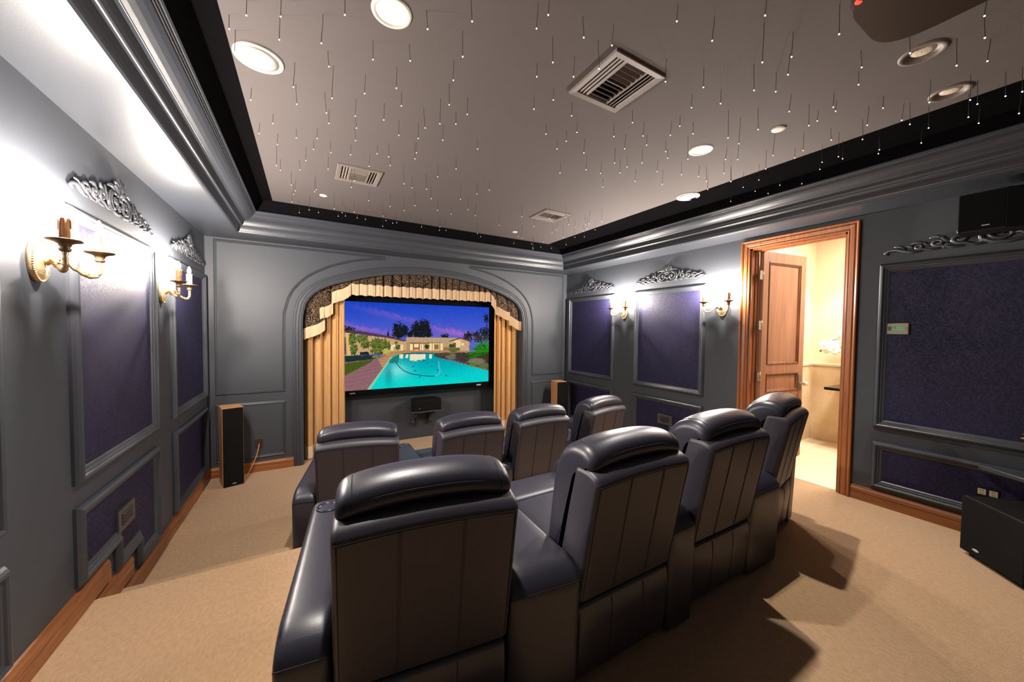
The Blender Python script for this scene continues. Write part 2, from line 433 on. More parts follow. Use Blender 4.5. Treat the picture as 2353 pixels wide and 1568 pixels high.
panel('tall panel edge at the far left border of the photo', toL, rect(-4.45, -3.275, *UP))
panel('low panel corner at the bottom left border of the photo', toL, rect(-4.45, -3.275, *LO))
panel('tall purple damask panel nearest the front corner on the right wall', toR, rect(-1.245, -.10, *UP))
panel('low purple panel behind the right floor speaker on the right wall', toR, rect(-1.245, -.10, -.168, .562))
panel('tall brightly lit damask panel between the two sconces on the right wall', toR, rect(-2.765, -1.655, *UP))
panel('low stepped purple panel with a grey louvre plate on the right wall', toR, stepped(-2.765, -1.655))
panel('wide dark navy panel carrying the thermostat right of the door', toR, rect(-5.75, -4.315, *UP))
panel('low dark navy panel behind the subwoofer right of the door', toR, rect(-5.75, -4.315, *LO))

# step lights in the stepped panels
def step_light(label, to3, y0, y1):
    o = to3((y0+y1)/2, .20, 0); t = thing('step_light', label, 'step light', o, 0, 'louvred step lights')
    rel = lambda a, b, h: tuple(np.subtract(to3(a, b, h), o))
    mb = MB(); mould(mb, rect(y0, y1, .20, .34), [(0, .005), (0, .016), (.004, .02), (.03, .02), (.034, .014)], rel)
    ngon(mb, [rect(y0+.03, y1-.03, .23, .31)], lambda a, b, h: rel(a, b, .012)); mb.build('plate', M['pewter'], t)
    for i in range(4):
        z = .236+i*.019; mb = MB()
        mb.add([rel(y0+.05, z, .013), rel(y1-.05, z, .013), rel(y1-.05, z+.008, .026), rel(y0+.05, z+.008, .026), rel(y0+.05, z+.012, .013), rel(y1-.05, z+.012, .013)],
               [(0, 1, 2, 3), (3, 2, 5, 4), (0, 3, 4), (1, 5, 2)]); mb.build('louvre', M['steel'], t)
step_light('pewter louvred step light low on the left wall panel', toL, -2.335, -2.10)
step_light('grey louvred step light low on the right wall panel', toR, -2.34, -2.11)

# ------------------------------------------------------------------ door
d1 = thing('door_1', 'open wooden panel door and casing to the bathroom', 'door', (W, -3.684, 0)); d1['kind'] = 'structure'
rl = lambda a, b, h: (-h, a+3.684, b)
y0, y1, zt = -4.098, -3.269, 2.432
CAS = [(0, 0), (0, .016), (.010, .020), (.014, .016), (.020, .016), (.026, .024), (.052, .028), (.062, .022), (.066, .030), (.078, .036), (.086, .034), (.087, 0)]
mb = MB(); mould(mb, [(y1, 0), (y1, zt), (y0, zt), (y0, 0)], [(-d, h) for d, h in CAS], rl, closed=False)
mb.build('casing', M['woodz'], d1)
mb = MB()
for ya, yb in ((y1, y1-.018), (y0, y0+.018)):
    mb.box(0, .15, min(ya, yb)+3.684, max(ya, yb)+3.684, 0, zt)
mb.box(0, .15, y0+3.684, y1+3.684, zt-.018, zt)
mb.box(.06, .10, y1-.032+3.684, y1-.018+3.684, 0, zt-.018); mb.box(.06, .10, y0+.018+3.684, y0+.032+3.684, 0, zt-.018); mb.box(.06, .10, y0+3.684, y1+3.684, zt-.032, zt-.018)
mb.build('jamb', M['woodz'], d1)
# leaf in its own frame: x along its width, face at y=0 looking to -y
LW, LH, LT = .775, 2.40, .045
Lm = Matrix.Translation((5.472-W, -3.352+3.684, .01)) @ Matrix.Rotation(R(-7.6), 4, 'Z')
def leafpart(mb, name, m, par):
    mb.xform(Lm); return mb.build(name, m, par)
pz = [(1.125, 2.285), (.805, 1.015), (.11, .70)]
mb = MB()
toLeaf = lambda a, b, h: (a, -h, b)
fl = [rect(0, LW, 0, LH)]+[rect(.10, LW-.10, a, b) for a, b in pz]
ngon(mb, fl, toLeaf); ngon(mb, [fl[0]], lambda a, b, h: (a, LT, b))
mb.add([(0, 0, 0), (LW, 0, 0), (LW, LT, 0), (0, LT, 0), (0, 0, LH), (LW, 0, LH), (LW, LT, LH), (0, LT, LH)], [(0, 1, 2, 3), (4, 5, 6, 7), (0, 3, 7, 4), (1, 2, 6, 5)])
leaf = leafpart(mb, 'leaf', M['doorwood'], d1)
for a, b in pz:
    mb = MB(); mould(mb, rect(.10, LW-.10, a, b), [(-.004, 0), (-.004, .006), (.006, .008), (.012, .0), (.020, -.004), (.03, -.014), (.036, -.014)], toLeaf)
    leafpart(mb, 'panel_moulding', M['doordark'], leaf)
    mb = MB(); ngon(mb, [rect(.13, LW-.13, a+.03, b-.03)], lambda a, b, h: toLeaf(a, b, -.013))
    leafpart(mb, 'panel', M['doorwood'], leaf)
for z in (2.13, 1.57, .99, .25):
    mb = MB(); mb.box(-.012, .0, .002, .04, z-.05, z+.05); mb.lathe([(.007, z-.052), (.007, z+.052)], 10, (-.012, -.002, 0))
    mb.box(-.06, -.012, -.004, -.001, z-.05, z+.05); leafpart(mb, 'hinge', M['steel'], d1)
mb = MB(); mb.bbox(LW-.092, LW-.036, -.010, 0, .795, .99, .003); pl = leafpart(mb, 'handle_plate', M['steel'], d1)
mb = MB(); mb.lathe([(.008, 0), (.008, .035), (.012, .04), (.026, .05), (.031, .065), (.026, .08), (.01, .088), (0, .089)], 20, (LW-.062, 0, .885), mat4=Matrix.Rotation(PI/2, 4, 'X'))
leafpart(mb, 'door_knob', M['knob'], d1)

# ------------------------------------------------------------------ bathroom beyond
BX, BY, BT = 7.30, -3.165, 2.95
X0 = W+.13
def wallq(name, m, vs): return struct(MB().add(vs, [(0, 1, 2, 3)]).build(name, m))
wallq('wall_bath_left', M['bwall'], [(X0, BY, 0), (BX, BY, 0), (BX, BY, BT), (X0, BY, BT)])
wallq('wall_bath_far', M['bwall'], [(BX, BY, 0), (BX, -5.4, 0), (BX, -5.4, BT), (BX, BY, BT)])
wallq('wall_bath_right', M['bwall'], [(X0, -5.4, 0), (BX, -5.4, 0), (BX, -5.4, BT), (X0, -5.4, BT)])
wallq('floor_bath', M['tilefloor'], [(W+.04, BY, .001), (BX, BY, .001), (BX, -5.4, .001), (W+.04, -5.4, .001)])
wallq('ceiling_bath', M['bwall'], [(X0, BY, BT), (BX, BY, BT), (BX, -5.4, BT), (X0, -5.4, BT)])
mb = MB(); mb.box(X0, BX, BY-.015, BY, 0, 1.03); struct(mb.build('trim_wainscot_left', M['tilex']))
mb = MB(); mb.box(BX-.015, BX, -5.4, BY-.015, 0, 1.03); struct(mb.build('trim_wainscot_far', M['tiley']))
mb = MB(); pr = [(0, 0), (.022, .004), (.030, .02), (.030, .04), (.02, .052), (0, .056)]
for i in range(len(pr)-1):
    (a, z), (b, w) = pr[i], pr[i+1]
    mb.add([(X0, BY-a, 1.03+z), (BX-a, BY-a, 1.03+z), (BX-b, BY-b, 1.03+w), (X0, BY-b, 1.03+w)], [(0, 1, 2, 3)])
    mb.add([(BX-a, BY-a, 1.03+z), (BX-a, -5.4, 1.03+z), (BX-b, -5.4, 1.03+w), (BX-b, BY-b, 1.03+w)], [(0, 1, 2, 3)])
struct(mb.build('trim_chair_rail', M['tilefloor']))
# granite counter + orchid
t = thing('vanity_counter', 'black granite vanity counter in the bathroom behind the door opening', 'counter', (7.1, -4.2, 0))
MB().bbox(-.32, .185, -.85, .72, .775, .81, .006).build('slab', M['stone'], t)
MB().bbox(-.24, .185, -.80, .10, .0, .775, .006).build('cabinet', M['woodz'], t)
t = thing('potted_orchid', 'white orchid in bloom on the bathroom counter', 'orchid', (7.08, -3.82, .81))
MB().lathe([(.05, 0), (.07, .06), (.075, .12), (.066, .125), (.06, .10)], 18).build('pot', M['white'], t)
stem = [(0, 0, .1), (.0, .02, .3), (-.02, .08, .5), (-.03, .2, .6), (-.03, .33, .61), (-.03, .42, .56)]
mb = MB(); mb.tube(stem, [.005]*6, 6); mb.tube([(p[0]+.03, p[1]*.9, p[2]*.93) for p in stem], [.005]*6, 6); mb.build('stem', M['green'], t)
for i in range(16):
    a = i/15; y = .13+.30*a+random.uniform(-.03, .03); z = .64-.13*max(0, a-.45)*2+random.uniform(-.09, .05); x = random.uniform(-.08, .05)
    mb = MB(); r = .072*(1-.45*max(0, a-.6))
    for q in range(5):
        an = 2*PI*q/5+i; c = (x-.01, y+math.cos(an)*r*.6, z+math.sin(an)*r*.6)
        mb.ball(c, r*.62, 7, (.22, 1, .9))
    mb.ball((x-.018, y, z), .012, 6); mb.build('flower', M['petal'], t)
for i in range(3):
    mb = MB(); mb.ball((-.03, .44+.02*i, .52-.035*i), .014, 7, (1, 1, 1.3)); mb.build('bud', M['green'], t)
for i in range(4):
    an = i*1.6; pts = [(math.cos(an)*r, math.sin(an)*r, .12+.1*math.sin(r*9)) for r in (0, .06, .12, .18)]
    mb = MB(); mb.tube(pts, [.01, .025, .022, .004], 8, .25); mb.build('leaf', M['green'], t)

# ------------------------------------------------------------------ recliners
def fillet(pts, r, n=5):
    out = []; N = len(pts)
    if not hasattr(r, '__len__'): r = [r]*N
    for i in range(N):
        p = Vector(pts[i]); a = Vector(pts[i-1])-p; b = Vector(pts[(i+1) % N])-p
        rr = min(r[i], a.length*.48, b.length*.48)
        if rr < 1e-4: out.append(tuple(p)); continue
        p0 = p+a.normalized()*rr; p1 = p+b.normalized()*rr
        for k in range(n+1):
            t = k/n; q = p0*(1-t)**2+p*2*t*(1-t)+p1*t*t; out.append(tuple(q))
    return out
def dense(pts, step=.03):
    out = []
    for i in range(len(pts)):
        a = Vector(pts[i]); b = Vector(pts[(i+1) % len(pts)]); n = max(1, int((b-a).length/step))
        for k in range(n): out.append(tuple(a.lerp(b, k/n)))
    return out
def inset(poly, d):
    A = sum(poly[i-1][0]*poly[i][1]-poly[i][0]*poly[i-1][1] for i in range(len(poly)))
    s = 1 if A > 0 else -1
    m = mitre(poly, True); return [(p[0]+q.x*d*s, p[1]+q.y*d*s) for p, q in zip(poly, m)]
def loft(mb, poly, hw, rx, nx=8, fn=None, k=5, mi=0):
    """side outline (y, z) swept along x with rounded flanks"""
    xs = []
    for i in range(k+1):
        t = PI/2*i/k; xs.append((-hw+rx*(1-math.sin(t)), rx*(1-math.cos(PI/2-t)) if False else rx*(1-math.sin(t))))
    secs = []
    for i in range(k+1):
        t = PI/2*i/k                       # t=0 flank face, t=90 full section
        secs.append((-hw+rx*(1-math.cos(t)), rx*(1-math.sin(t))))
    x0 = -hw+rx
    for i in range(1, nx): secs.append((x0+(2*(hw-rx))*i/nx, 0))
    for i in range(k, -1, -1):
        t = PI/2*i/k; secs.append((hw-rx*(1-math.cos(t)), rx*(1-math.sin(t))))
    vs = []; n = len(poly)
    for x, d in secs:
        q = inset(poly, d) if d > 1e-6 else poly
        vs += [(x, y, z) for y, z in q]
    if fn: vs = [fn(*v) for v in vs]
    fs = []
    for i in range(len(secs)-1):
        for j in range(n): fs.append((i*n+j, i*n+(j+1) % n, (i+1)*n+(j+1) % n, (i+1)*n+j))
    fs += [list(range(n-1, -1, -1)), [(len(secs)-1)*n+j for j in range(n)]]
    return mb.add(vs, fs, True, mi)

HWB = .283                              # half width of the back
def sm(t): t = max(0., min(1., t)); return t*t*(3-2*t)
def bow(x, y, z, a=.016, z0=.75, z1=.97, hw=HWB): return (x, y, z-a*(x/hw)**2*sm((z-z0)/(z1-z0)))
BACK = dense(fillet([(.0, .392), (-.098, .922), (-.082, .950), (-.035, .967), (.04, .965), (.10, .70), (.165, .392)], [.012, .008, .02, .03, .02, .1, .02], 4), .05)
PILL = dense(fillet([(.150, .40), (.085, .70), (.030, .925), (-.020, .950), (-.060, .978), (-.054, 1.030), (-.005, 1.060), (.07, 1.062), (.15, 1.02), (.195, .92), (.215, .80), (.24, .60), (.275, .42)], [.02, .1, .02, .02, .03, .04, .05, .06, .06, .08, .08, .1, .04], 5), .03)
SKIRT = dense(fillet([(.018, .055), (-.004, .30), (.006, .372), (.03, .384), (.10, .384), (.10, .055)], [.01, .1, .03, .02, .01, .01], 4), .05)
SEAT = dense(fillet([(.20, .27), (.20, .47), (.45, .475), (.70, .485), (.72, .27)], [.02, .04, .05, .03, .02], 4), .05)
BOLST = dense(fillet([(.69, .34), (.67, .50), (.76, .525), (.92, .512), (.955, .46), (.95, .13), (.90, .12), (.87, .34)], [.03, .05, .06, .06, .05, .03, .02, .03], 4), .05)
def pbow(x, y, z): return (x, y, z-.040*abs(x/HWB)**2.6*sm((z-.62)/.40))
def back_line(z):                        # y of the rear face at height z
    t = (z-.392)/(.922-.392); return -.098*t
ARMP = dense(fillet([(.012, .015), (-.006, .535), (.085, .588), (.90, .60), (.985, .52), (.985, .06), (.90, .015)], [.02, .075, .08, .09, .10, .03, .02], 6), .06)

def recl_parts(t, arms):
    mb = MB(); loft(mb, BACK, HWB, .022, 12, bow); mb.build('backrest', M['leather2'], t)
    mb = MB(); loft(mb, PILL, HWB-.008, .035, 16, pbow); hp = mb.build('headrest_cushion', M['leather'], t)
    # stitching: twin seams on the headrest, along the top of the back and down its panels
    mb = MB()
    for dz in (0, -.009):
        pts = []
        for i in range(25):
            x = (-1+2*i/24)*(HWB-.035); z = 1.012+dz; pts.append(pbow(x, -.0565-(.0008 if dz else 0)+.022*abs(i/12-1)**8, z))
        mb.tube(pts, .0011, 5)
    for s in (-1, 1):
        mb.tube([pbow(s*(HWB-.052), y, z+.0006) for y, z in PILL if z > .985 and y < .15], .0016, 5)
    mb.build('stitching', M['stitch'], hp)
    mb = MB()
    for z in (.909, .917):
        mb.tube([bow((-1+2*i/20)*(HWB-.012), back_line(z)-.0005, z) for i in range(21)], .0011, 5)
    for xs in (-.098, .098):
        for dx in (-.004, .004):
            mb.tube([bow(xs+dx, back_line(z)-.0006, z) for z in np.linspace(.40, .912, 12)], .0007, 5)
        mb.tube([bow(xs, back_line(z)+.0002, z) for z in np.linspace(.40, .912, 12)], .0007, 5)
    for s in (-1, 1): mb.tube([bow(s*(HWB-.016), back_line(z)-.0003, z) for z in np.linspace(.40, .905, 12)], .0014, 5)
    mb.build('seam', M['stitch'], t)
    mb = MB(); loft(mb, SKIRT, HWB-.004, .02, 6); sk = mb.build('lower_back_panel', M['leather'], t)
    for xs in (-.098, .098):
        MB().tube([(xs, y-.0004, z) for y, z in [(.0155, .075), (.007, .18), (-.0025, .29), (-.001, .335), (.004, .36)]], .0014, 5).build('seam', M['stitch'], sk)
    mb = MB(); loft(mb, SEAT, HWB-.015, .03, 8, lambda x, y, z: (x, y, z+.012*(1-(x/HWB)**2)*sm((z-.4)/.07))); mb.build('seat', M['leather'], t)
    mb = MB(); loft(mb, BOLST, HWB-.012, .03, 8); mb.build('footrest', M['leather'], t)
    for a in arms: armrest(t, *a)

def armrest(t, bl, br, fl, fr, cup=None):
    """armrest between x=bl..br at the back and x=fl..fr at the front (local)"""
    def fn(x, y, z):
        u = (y+.006)/.99; l = bl+(fl-bl)*u; r = br+(fr-br)*u
        return (l+(r-l)*(x+1)/2, y, z+.010*(1-x*x)*sm((z-.5)/.08))
    mb = MB(); hw = (br-bl+fr-fl)/4
    # unit-width loft, so the flank rounding is given in units of the half width
    poly = ARMP; secs = []; k = 5; rx = .028
    for i in range(k+1):
        a = PI/2*i/k; secs.append((-1+rx*(1-math.cos(a))/hw, rx*(1-math.sin(a))))
    secs += [(x, 0) for x in (-.5, 0, .5)] + [(-x, d) for x, d in reversed(secs)]
    vs = []; n = len(poly)
    for x, d in secs: vs += [fn(x, y, z) for y, z in (inset(poly, d) if d > 1e-6 else poly)]
    fs = []
    for i in range(len(secs)-1):
        for j in range(n): fs.append((i*n+j, i*n+(j+1) % n, (i+1)*n+(j+1) % n, (i+1)*n+j))
    fs += [list(range(n-1, -1, -1)), [(len(secs)-1)*n+j for j in range(n)]]
    mb.add(vs, fs, True); ar = mb.build('armrest', M['leather'], t)
    zz = .523; yy = -.0066+(zz-.515)*.09
    MB().tube([(fn(-.93+1.86*i/10, yy, zz)[0], yy, zz) for i in range(11)], .0016, 5).build('back_seam', M['stitch'], ar)
    for s in (-1, 1):
        MB().tube([(fn(s*(1-.012/hw), y, z)[0], y, z+.0008) for y, z in [(.06, .572), (.10, .583), (.3, .588), (.6, .592), (.85, .595)]], .0012, 5).build('edge_seam', M['stitch'], ar)
    if cup:
        cx = cup; cy = .80; cz = .606
        mb = MB(); mb.lathe([(.047, -.012), (.053, .0), (.051, .006), (.046, .007), (.041, .003), (.039, -.004), (.039, -.008)], 28, (cx, cy, cz), caps=False); mb.lathe([(.0392, -.004), (.03, -.0045), (0, -.005)], 28, (cx, cy, cz), mi=1)
        mb.build('cup_holder', [M['cupring'], M['cup']], ar)

G = 'black leather theatre recliners'
def recliner(loc, rz, label, arms, row, scale=1.):
    t = thing('recliner', label, 'recliner', loc, R(rz), row)
    recl_parts(t, arms); t.scale = (scale,)*3; return t
# armrest spans in each chair's own frame; wedge consoles are wide behind and narrow in front
o_ = HWB+.004
def layout(z, pos, s, row, names):
    (x1, y1, a1), (x2, y2, a2), (x3, y3, a3), (x4, y4, a4) = pos
    def wedge_right(A, B):               # in frame of A, its right flank to B's left flank
        out = []
        for d in (0., .98):
            bx = B[0]-o_*s*math.cos(R(B[2]))-d*s*math.sin(R(B[2])); by = B[1]-o_*s*math.sin(R(B[2]))+d*s*math.cos(R(B[2]))
            dx, dy = bx-A[0], by-A[1]; c, q = math.cos(R(A[2])), math.sin(R(A[2]))
            out.append((dx*c+dy*q)/s)
        return out
    w12 = wedge_right(pos[0], pos[1]); w34 = wedge_right(pos[2], pos[3]); m23 = wedge_right(pos[1], pos[2])
    recliner((x1, y1, z), a1, names[0], [(-o_-.155, -o_, -o_-.155, -o_, -o_-.078), (o_, w12[0], o_, w12[1], (o_+w12[1])/2+.01)], row, s)
    recliner((x2, y2, z), a2, names[1], [(o_, m23[0], o_, m23[1], (o_+m23[1])/2)], row, s)
    recliner((x3, y3, z), a3, names[2], [(o_, w34[0], o_, w34[1], (o_+w34[1])/2)], row, s)
    recliner((x4, y4, z), a4, names[3], [(o_, o_+.155, o_, o_+.155, o_+.078)], row, s)
layout(0, [(1.380, -4.300, -7.5), (2.265, -4.350, 0), (3.045, -4.325, 0), (3.985, -4.205, 11)], 1., 'rear row of recliners',
       ['black leather recliner with the largest back in the foreground, left end of the rear row',
        'black leather recliner second from the left in the rear row',
        'black leather recliner third from the left in the rear row',
        'black leather recliner at the right end of the rear row beside the open door'])
layout(S, [(1.375, -2.505, -11), (2.262, -2.600, 0), (2.995, -2.600, 0), (3.880, -2.540, 8)], 1.03, 'front row of recliners',
       ['black leather recliner at the left end of the front row, beside the steps',
        'black leather recliner in front of the centre speaker, second in the front row',
        'black leather recliner below the right curtain, third in the front row',
        'black leather recliner at the right end of the front row near the wall'])

# ------------------------------------------------------------------ screen with its projected picture
SX0, SX1, SZ0, SZ1, SY = 1.497, 3.850, .570, 1.893, .30
def picture(nu, nv):
    """paint the evening pool picture on a grid; coordinates are those of the picture on screen"""
    src = np.array([(60, 10), (2185, 105), (2180, 1190), (70, 1335)], float); dst = np.array([(0, 1), (1, 1), (1, 0), (0, 0)], float)
    A = []; b = []
    for (x, y), (u, v) in zip(dst, src):
        A += [[x, y, 1, 0, 0, 0, -u*x, -u*y], [0, 0, 0, x, y, 1, -v*x, -v*y]]; b += [u, v]
    h = np.append(np.linalg.solve(np.array(A), np.array(b)), 1).reshape(3, 3)
    uu, vv = np.meshgrid((np.arange(nu)+.5)/nu, (np.arange(nv)+.5)/nv)
    d = h[2, 0]*uu+h[2, 1]*vv+h[2, 2]; X = (h[0, 0]*uu+h[0, 1]*vv+h[0, 2])/d; Y = (h[1, 0]*uu+h[1, 1]*vv+h[1, 2])/d
    rng = np.random.default_rng(3)
    def blur(a, n):
        for _ in range(n): a = (a+np.roll(a, 1, 0)+np.roll(a, -1, 0)+np.roll(a, 1, 1)+np.roll(a, -1, 1))/5
        return a
    def noise(n):
        a = blur(rng.standard_normal((nv, nu)), n); return a/a.std()
    nf, nm, nl = noise(0), noise(3), noise(25)
    def poly(P, wob=0):
        x = X+(wob*nm if wob else 0); y = Y+(wob*noise(2) if wob else 0); ins = np.zeros(X.shape, bool)
        for i in range(len(P)):
            (x1, y1), (x2, y2) = P[i-1], P[i]
            if y1 == y2: continue
            c = ((y1 > y) != (y2 > y)) & (x < (x2-x1)*(y-y1)/(y2-y1)+x1); ins ^= c
        return ins
    def ell(cx, cy, rx, ry, wob=0):
        return ((X-cx)/rx)**2+((Y-cy)/ry)**2+wob*nm < 1
    img = np.zeros((nv, nu, 3))
    t = np.clip((Y-20)/560, 0, 1)[..., None]
    sky = np.array([24, 68, 204.])*(1-t)+np.array([98, 106, 216.])*t
    for cx0, cy0, sl, wd, am in [(100, 380, .16, 40, .9), (700, 200, .28, 30, .55), (1500, 430, .20, 36, 1.0), (900, 470, .08, 40, .5), (300, 120, .3, 40, .3), (1750, 500, .12, 26, .8)]:
        f = np.exp(-((Y-cy0-(X-cx0)*sl+10*nl)/wd)**2)*np.exp(-((X-cx0-200)/420)**2)*am
        sky = sky*(1-.62*f[..., None])+np.array([206, 110, 200.])*(.62*f[..., None])
    img[:] = sky+(nl*1.)[..., None]
    def put(mask, col, nz=0, n=nf): img[mask] = (np.array(col, float)+nz*n[..., None])[mask]
    # trees against the sky
    for cx, cy, rx, ry in [(860, 440, 80, 115), (950, 450, 60, 90), (1130, 420, 80, 110), (1230, 400, 95, 115), (1290, 480, 60, 90), (1190, 500, 130, 60), (860, 500, 90, 60), (1030, 510, 50, 60)]:
        put(ell(cx, cy, rx, ry, .38), (24, 28, 34), 12)
    put(poly([(690, 530), (708, 430), (728, 530)]), (22, 28, 40))
    for cx, cy, r in [(1880, 530, 70), (1540, 530, 50), (2010, 510, 60), (2120, 480, 90)]: put(ell(cx, cy, r, r*.8, .5), (30, 30, 38), 16)
    put(poly([(2150, 250), (2160, 250), (2158, 470), (2146, 470)]), (30, 26, 30)); put(ell(2145, 260, 36, 50, .9), (24, 26, 30), 8)
    put(ell(140, 420, 90, 34, .7), (28, 40, 40), 8)
    # left house wing
    put(poly([(40, 470), (740, 560), (980, 600), (980, 760), (600, 780), (60, 820)]), (206, 168, 116), 5, nm)
    put(poly([(60, 440), (300, 450), (740, 530), (965, 590), (960, 608), (740, 560), (280, 492), (60, 470)], 2), (96, 54, 66), 18)
    put(poly([(90, 480), (150, 480), (160, 810), (120, 810)]), (236, 190, 124)); put(poly([(60, 540), (92, 545), (100, 800), (60, 800)]), (70, 62, 84))
    put(poly([(745, 655), (790, 655), (790, 740), (745, 740)]), (250, 226, 180)); put(poly([(880, 650), (930, 650), (930, 735), (880, 735)]), (250, 224, 170))
    put(ell(805, 665, 24, 18), (255, 240, 200))
    # main house
    put(poly([(975, 540), (1400, 548), (1700, 552), (1900, 600), (1900, 750), (975, 750)]), (196, 164, 126), 4, nm)
    put(poly([(975, 620), (1510, 620), (1510, 640), (975, 640)]), (150, 110, 74)); put(poly([(975, 620), (1030, 625), (1030, 750), (975, 750)]), (184, 150, 110))
    put(poly([(1030, 640), (1225, 640), (1225, 738), (1030, 738)]), (255, 232, 178)); put(poly([(1315, 630), (1510, 630), (1510, 735), (1315, 735)]), (255, 226, 166))
    for x in (1078, 1086, 1160, 1168, 1195): put((abs(X-x) < 4) & (Y > 640) & (Y < 738), (120, 84, 54))
    for x in (1355, 1395, 1428, 1465): put((abs(X-x) < 4) & (Y > 632) & (Y < 732), (110, 78, 52))
    put(poly([(1085, 690), (1160, 690), (1160, 725), (1085, 725)]), (206, 96, 54)); put(poly([(1385, 650), (1450, 650), (1450, 720), (1385, 720)]), (150, 112, 70), 14)
    put(poly([(1600, 600), (1770, 545), (1930, 600), (1930, 620), (1770, 565), (1600, 612)]), (110, 58, 44)); put(poly([(1620, 610), (1770, 562), (1900, 610), (1900, 740), (1620, 740)]), (206, 172, 130), 4, nm)
    put(ell(1720, 640, 60, 60), (246, 214, 160)); put(poly([(1660, 625), (1700, 625), (1700, 740), (1660, 740)]), (120, 84, 60)); put(poly([(1790, 632), (1816, 632), (1816, 662), (1790, 662)]), (255, 244, 200))
    put(poly([(1520, 690), (1700, 690), (1700, 750), (1520, 750)]), (150, 118, 84)); put(ell(1280, 680, 36, 36, .2), (44, 62, 34), 14); put(ell(1635, 668, 42, 26, .2), (48, 80, 36), 14)
    # terrace
    put(poly([(640, 770), (980, 735), (1520, 735), (1900, 740), (1900, 800), (600, 830)]), (190, 138, 88), 12)
    # shrubs on the left wing
    for cx, cy, rx, ry in [(190, 570, 55, 100), (210, 720, 50, 90), (330, 560, 90, 60), (380, 640, 70, 60), (540, 640, 90, 90), (620, 660, 90, 90), (560, 740, 110, 60), (715, 680, 28, 95), (850, 690, 36, 44), (826, 620, 22, 24)]:
        put(ell(cx, cy, rx, ry, .35), (58, 76, 30), 26); put(ell(cx-10, cy-14, rx*.6, ry*.6, 1.1), (112, 126, 46), 26)
    put(ell(690, 750, 60, 40, .5), (190, 186, 80), 20); put(poly([(300, 760), (420, 755), (440, 800), (300, 800)]), (40, 38, 40))
    put(poly([(60, 820), (450, 800), (600, 815), (560, 850), (480, 870), (60, 915)], 6), (32, 52, 40), 16); put(ell(530, 830, 60, 24, .3), (120, 128, 52), 24)
    # lawn and paving
    put(poly([(60, 915), (500, 866), (560, 850), (660, 800), (760, 812), (420, 1340), (60, 1340)]), (150, 104, 112), 9); put(poly([(560, 870), (700, 800), (960, 770), (860, 800), (640, 1000)]), (196, 146, 104), 12)
    put(poly([(60, 930), (510, 868), (420, 930), (60, 1120)], 3), (72, 92, 26), 10)
    for k in range(12):
        put((abs(Y-(870+k*k*3.4+k*10)-(X-300)*-.18) < 1.6) & poly([(60, 1120), (510, 868), (740, 812), (420, 1340), (60, 1340)]), (112, 74, 84))
    # pool
    pool = poly([(750, 835), (865, 790), (1120, 770), (1510, 780), (1380, 812), (1430, 842), (2185, 1030), (2185, 1195), (400, 1320), (600, 1040)])
    tt = np.clip((Y-780)/420, 0, 1)[..., None]
    wc = np.array([0, 150, 168.])*(1-tt)+np.array([10, 222, 212.])*tt
    g = np.exp(-((X-830)/200)**2-((Y-1030)/120)**2)[..., None]; wc = wc*(1-.75*g)+np.array([170, 246, 236.])*(.75*g)
    g = np.exp(-((X-720)/60)**2-((Y-1090)/170)**2)[..., None]; wc = wc*(1-.55*g)+np.array([0, 128, 140.])*(.55*g)
    g = np.exp(-((X-2050)/300)**2-((Y-1050)/120)**2)[..., None]; wc = wc*(1-.4*g)+np.array([20, 236, 240.])*(.4*g)
    img[pool] = (wc+3*nm[..., None])[pool]
    put(poly([(750, 835), (780, 826), (450, 1315), (400, 1320)]), (150, 206, 168), 12)
    put(poly([(865, 785), (1120, 765), (1515, 775), (1510, 790), (1120, 778), (870, 800)]), (20, 96, 104), 8)
    put(poly([(740, 870), (870, 800), (860, 920), (720, 920)]) & pool, (36, 126, 116), 14)
    for x, w, y2 in [(905, 28, 845), (985, 20, 850), (1050, 20, 880), (1100, 30, 885), (1150, 24, 880), (1200, 24, 870), (1240, 18, 860), (1330, 20, 856)]:
        put((abs(X-x+3*nm) < w) & (Y > 792) & (Y < y2+8*nm) & pool, (255, 232, 196), 16)
    put(poly([(1040, 855), (1260, 835), (1250, 862), (1030, 884)], 3), (250, 230, 200), 8)
    hose = [(830, 920), (880, 985), (950, 1040), (1050, 1080), (1180, 1102), (1320, 1116), (1400, 1112), (1450, 1085), (1472, 1050), (1465, 1000), (1452, 940), (1452, 900)]
    for i in range(len(hose)-1):
        (x1, y1), (x2, y2) = hose[i], hose[i+1]; L2 = (x2-x1)**2+(y2-y1)**2
        q = np.clip(((X-x1)*(x2-x1)+(Y-y1)*(y2-y1))/L2, 0, 1); dd = np.hypot(X-x1-q*(x2-x1), Y-y1-q*(y2-y1))
        put(dd < 5.5, (20, 66, 110) if i < 6 else (120, 190, 236))
    for x, y in [(1110, 1035), (1345, 968), (1560, 1105), (1435, 1025), (1180, 1125), (1235, 890), (1280, 920), (1080, 970)]: put(ell(x, y, 18, 9, .3), (0, 128, 190))
    # rocks and cycad on the right
    put(poly([(1380, 800), (1500, 770), (2185, 760), (2185, 1030), (1700, 890), (1430, 842)], 4), (66, 52, 44), 22)
    for cx, cy, rx, ry, c in [(1440, 810, 60, 30, (70, 70, 56)), (1640, 825, 90, 48, (110, 108, 84)), (1800, 820, 110, 44, (60, 56, 52)), (2000, 900, 130, 52, (126, 116, 92)), (1560, 790, 60, 26, (84, 70, 60)), (2120, 960, 80, 40, (96, 110, 66)), (1950, 940, 60, 24, (88, 120, 50))]:
        put(ell(cx, cy, rx, ry, .25), c, 20)
    put(poly([(1430, 842), (1480, 850), (2185, 1010), (2185, 1036)]), (128, 110, 70), 14)
    put(ell(1680, 730, 80, 34, .5), (86, 104, 48), 24); put(ell(2060, 560, 140, 60, .8), (42, 44, 32), 20)
    put(ell(2110, 720, 120, 70, .3), (18, 50, 18), 10)
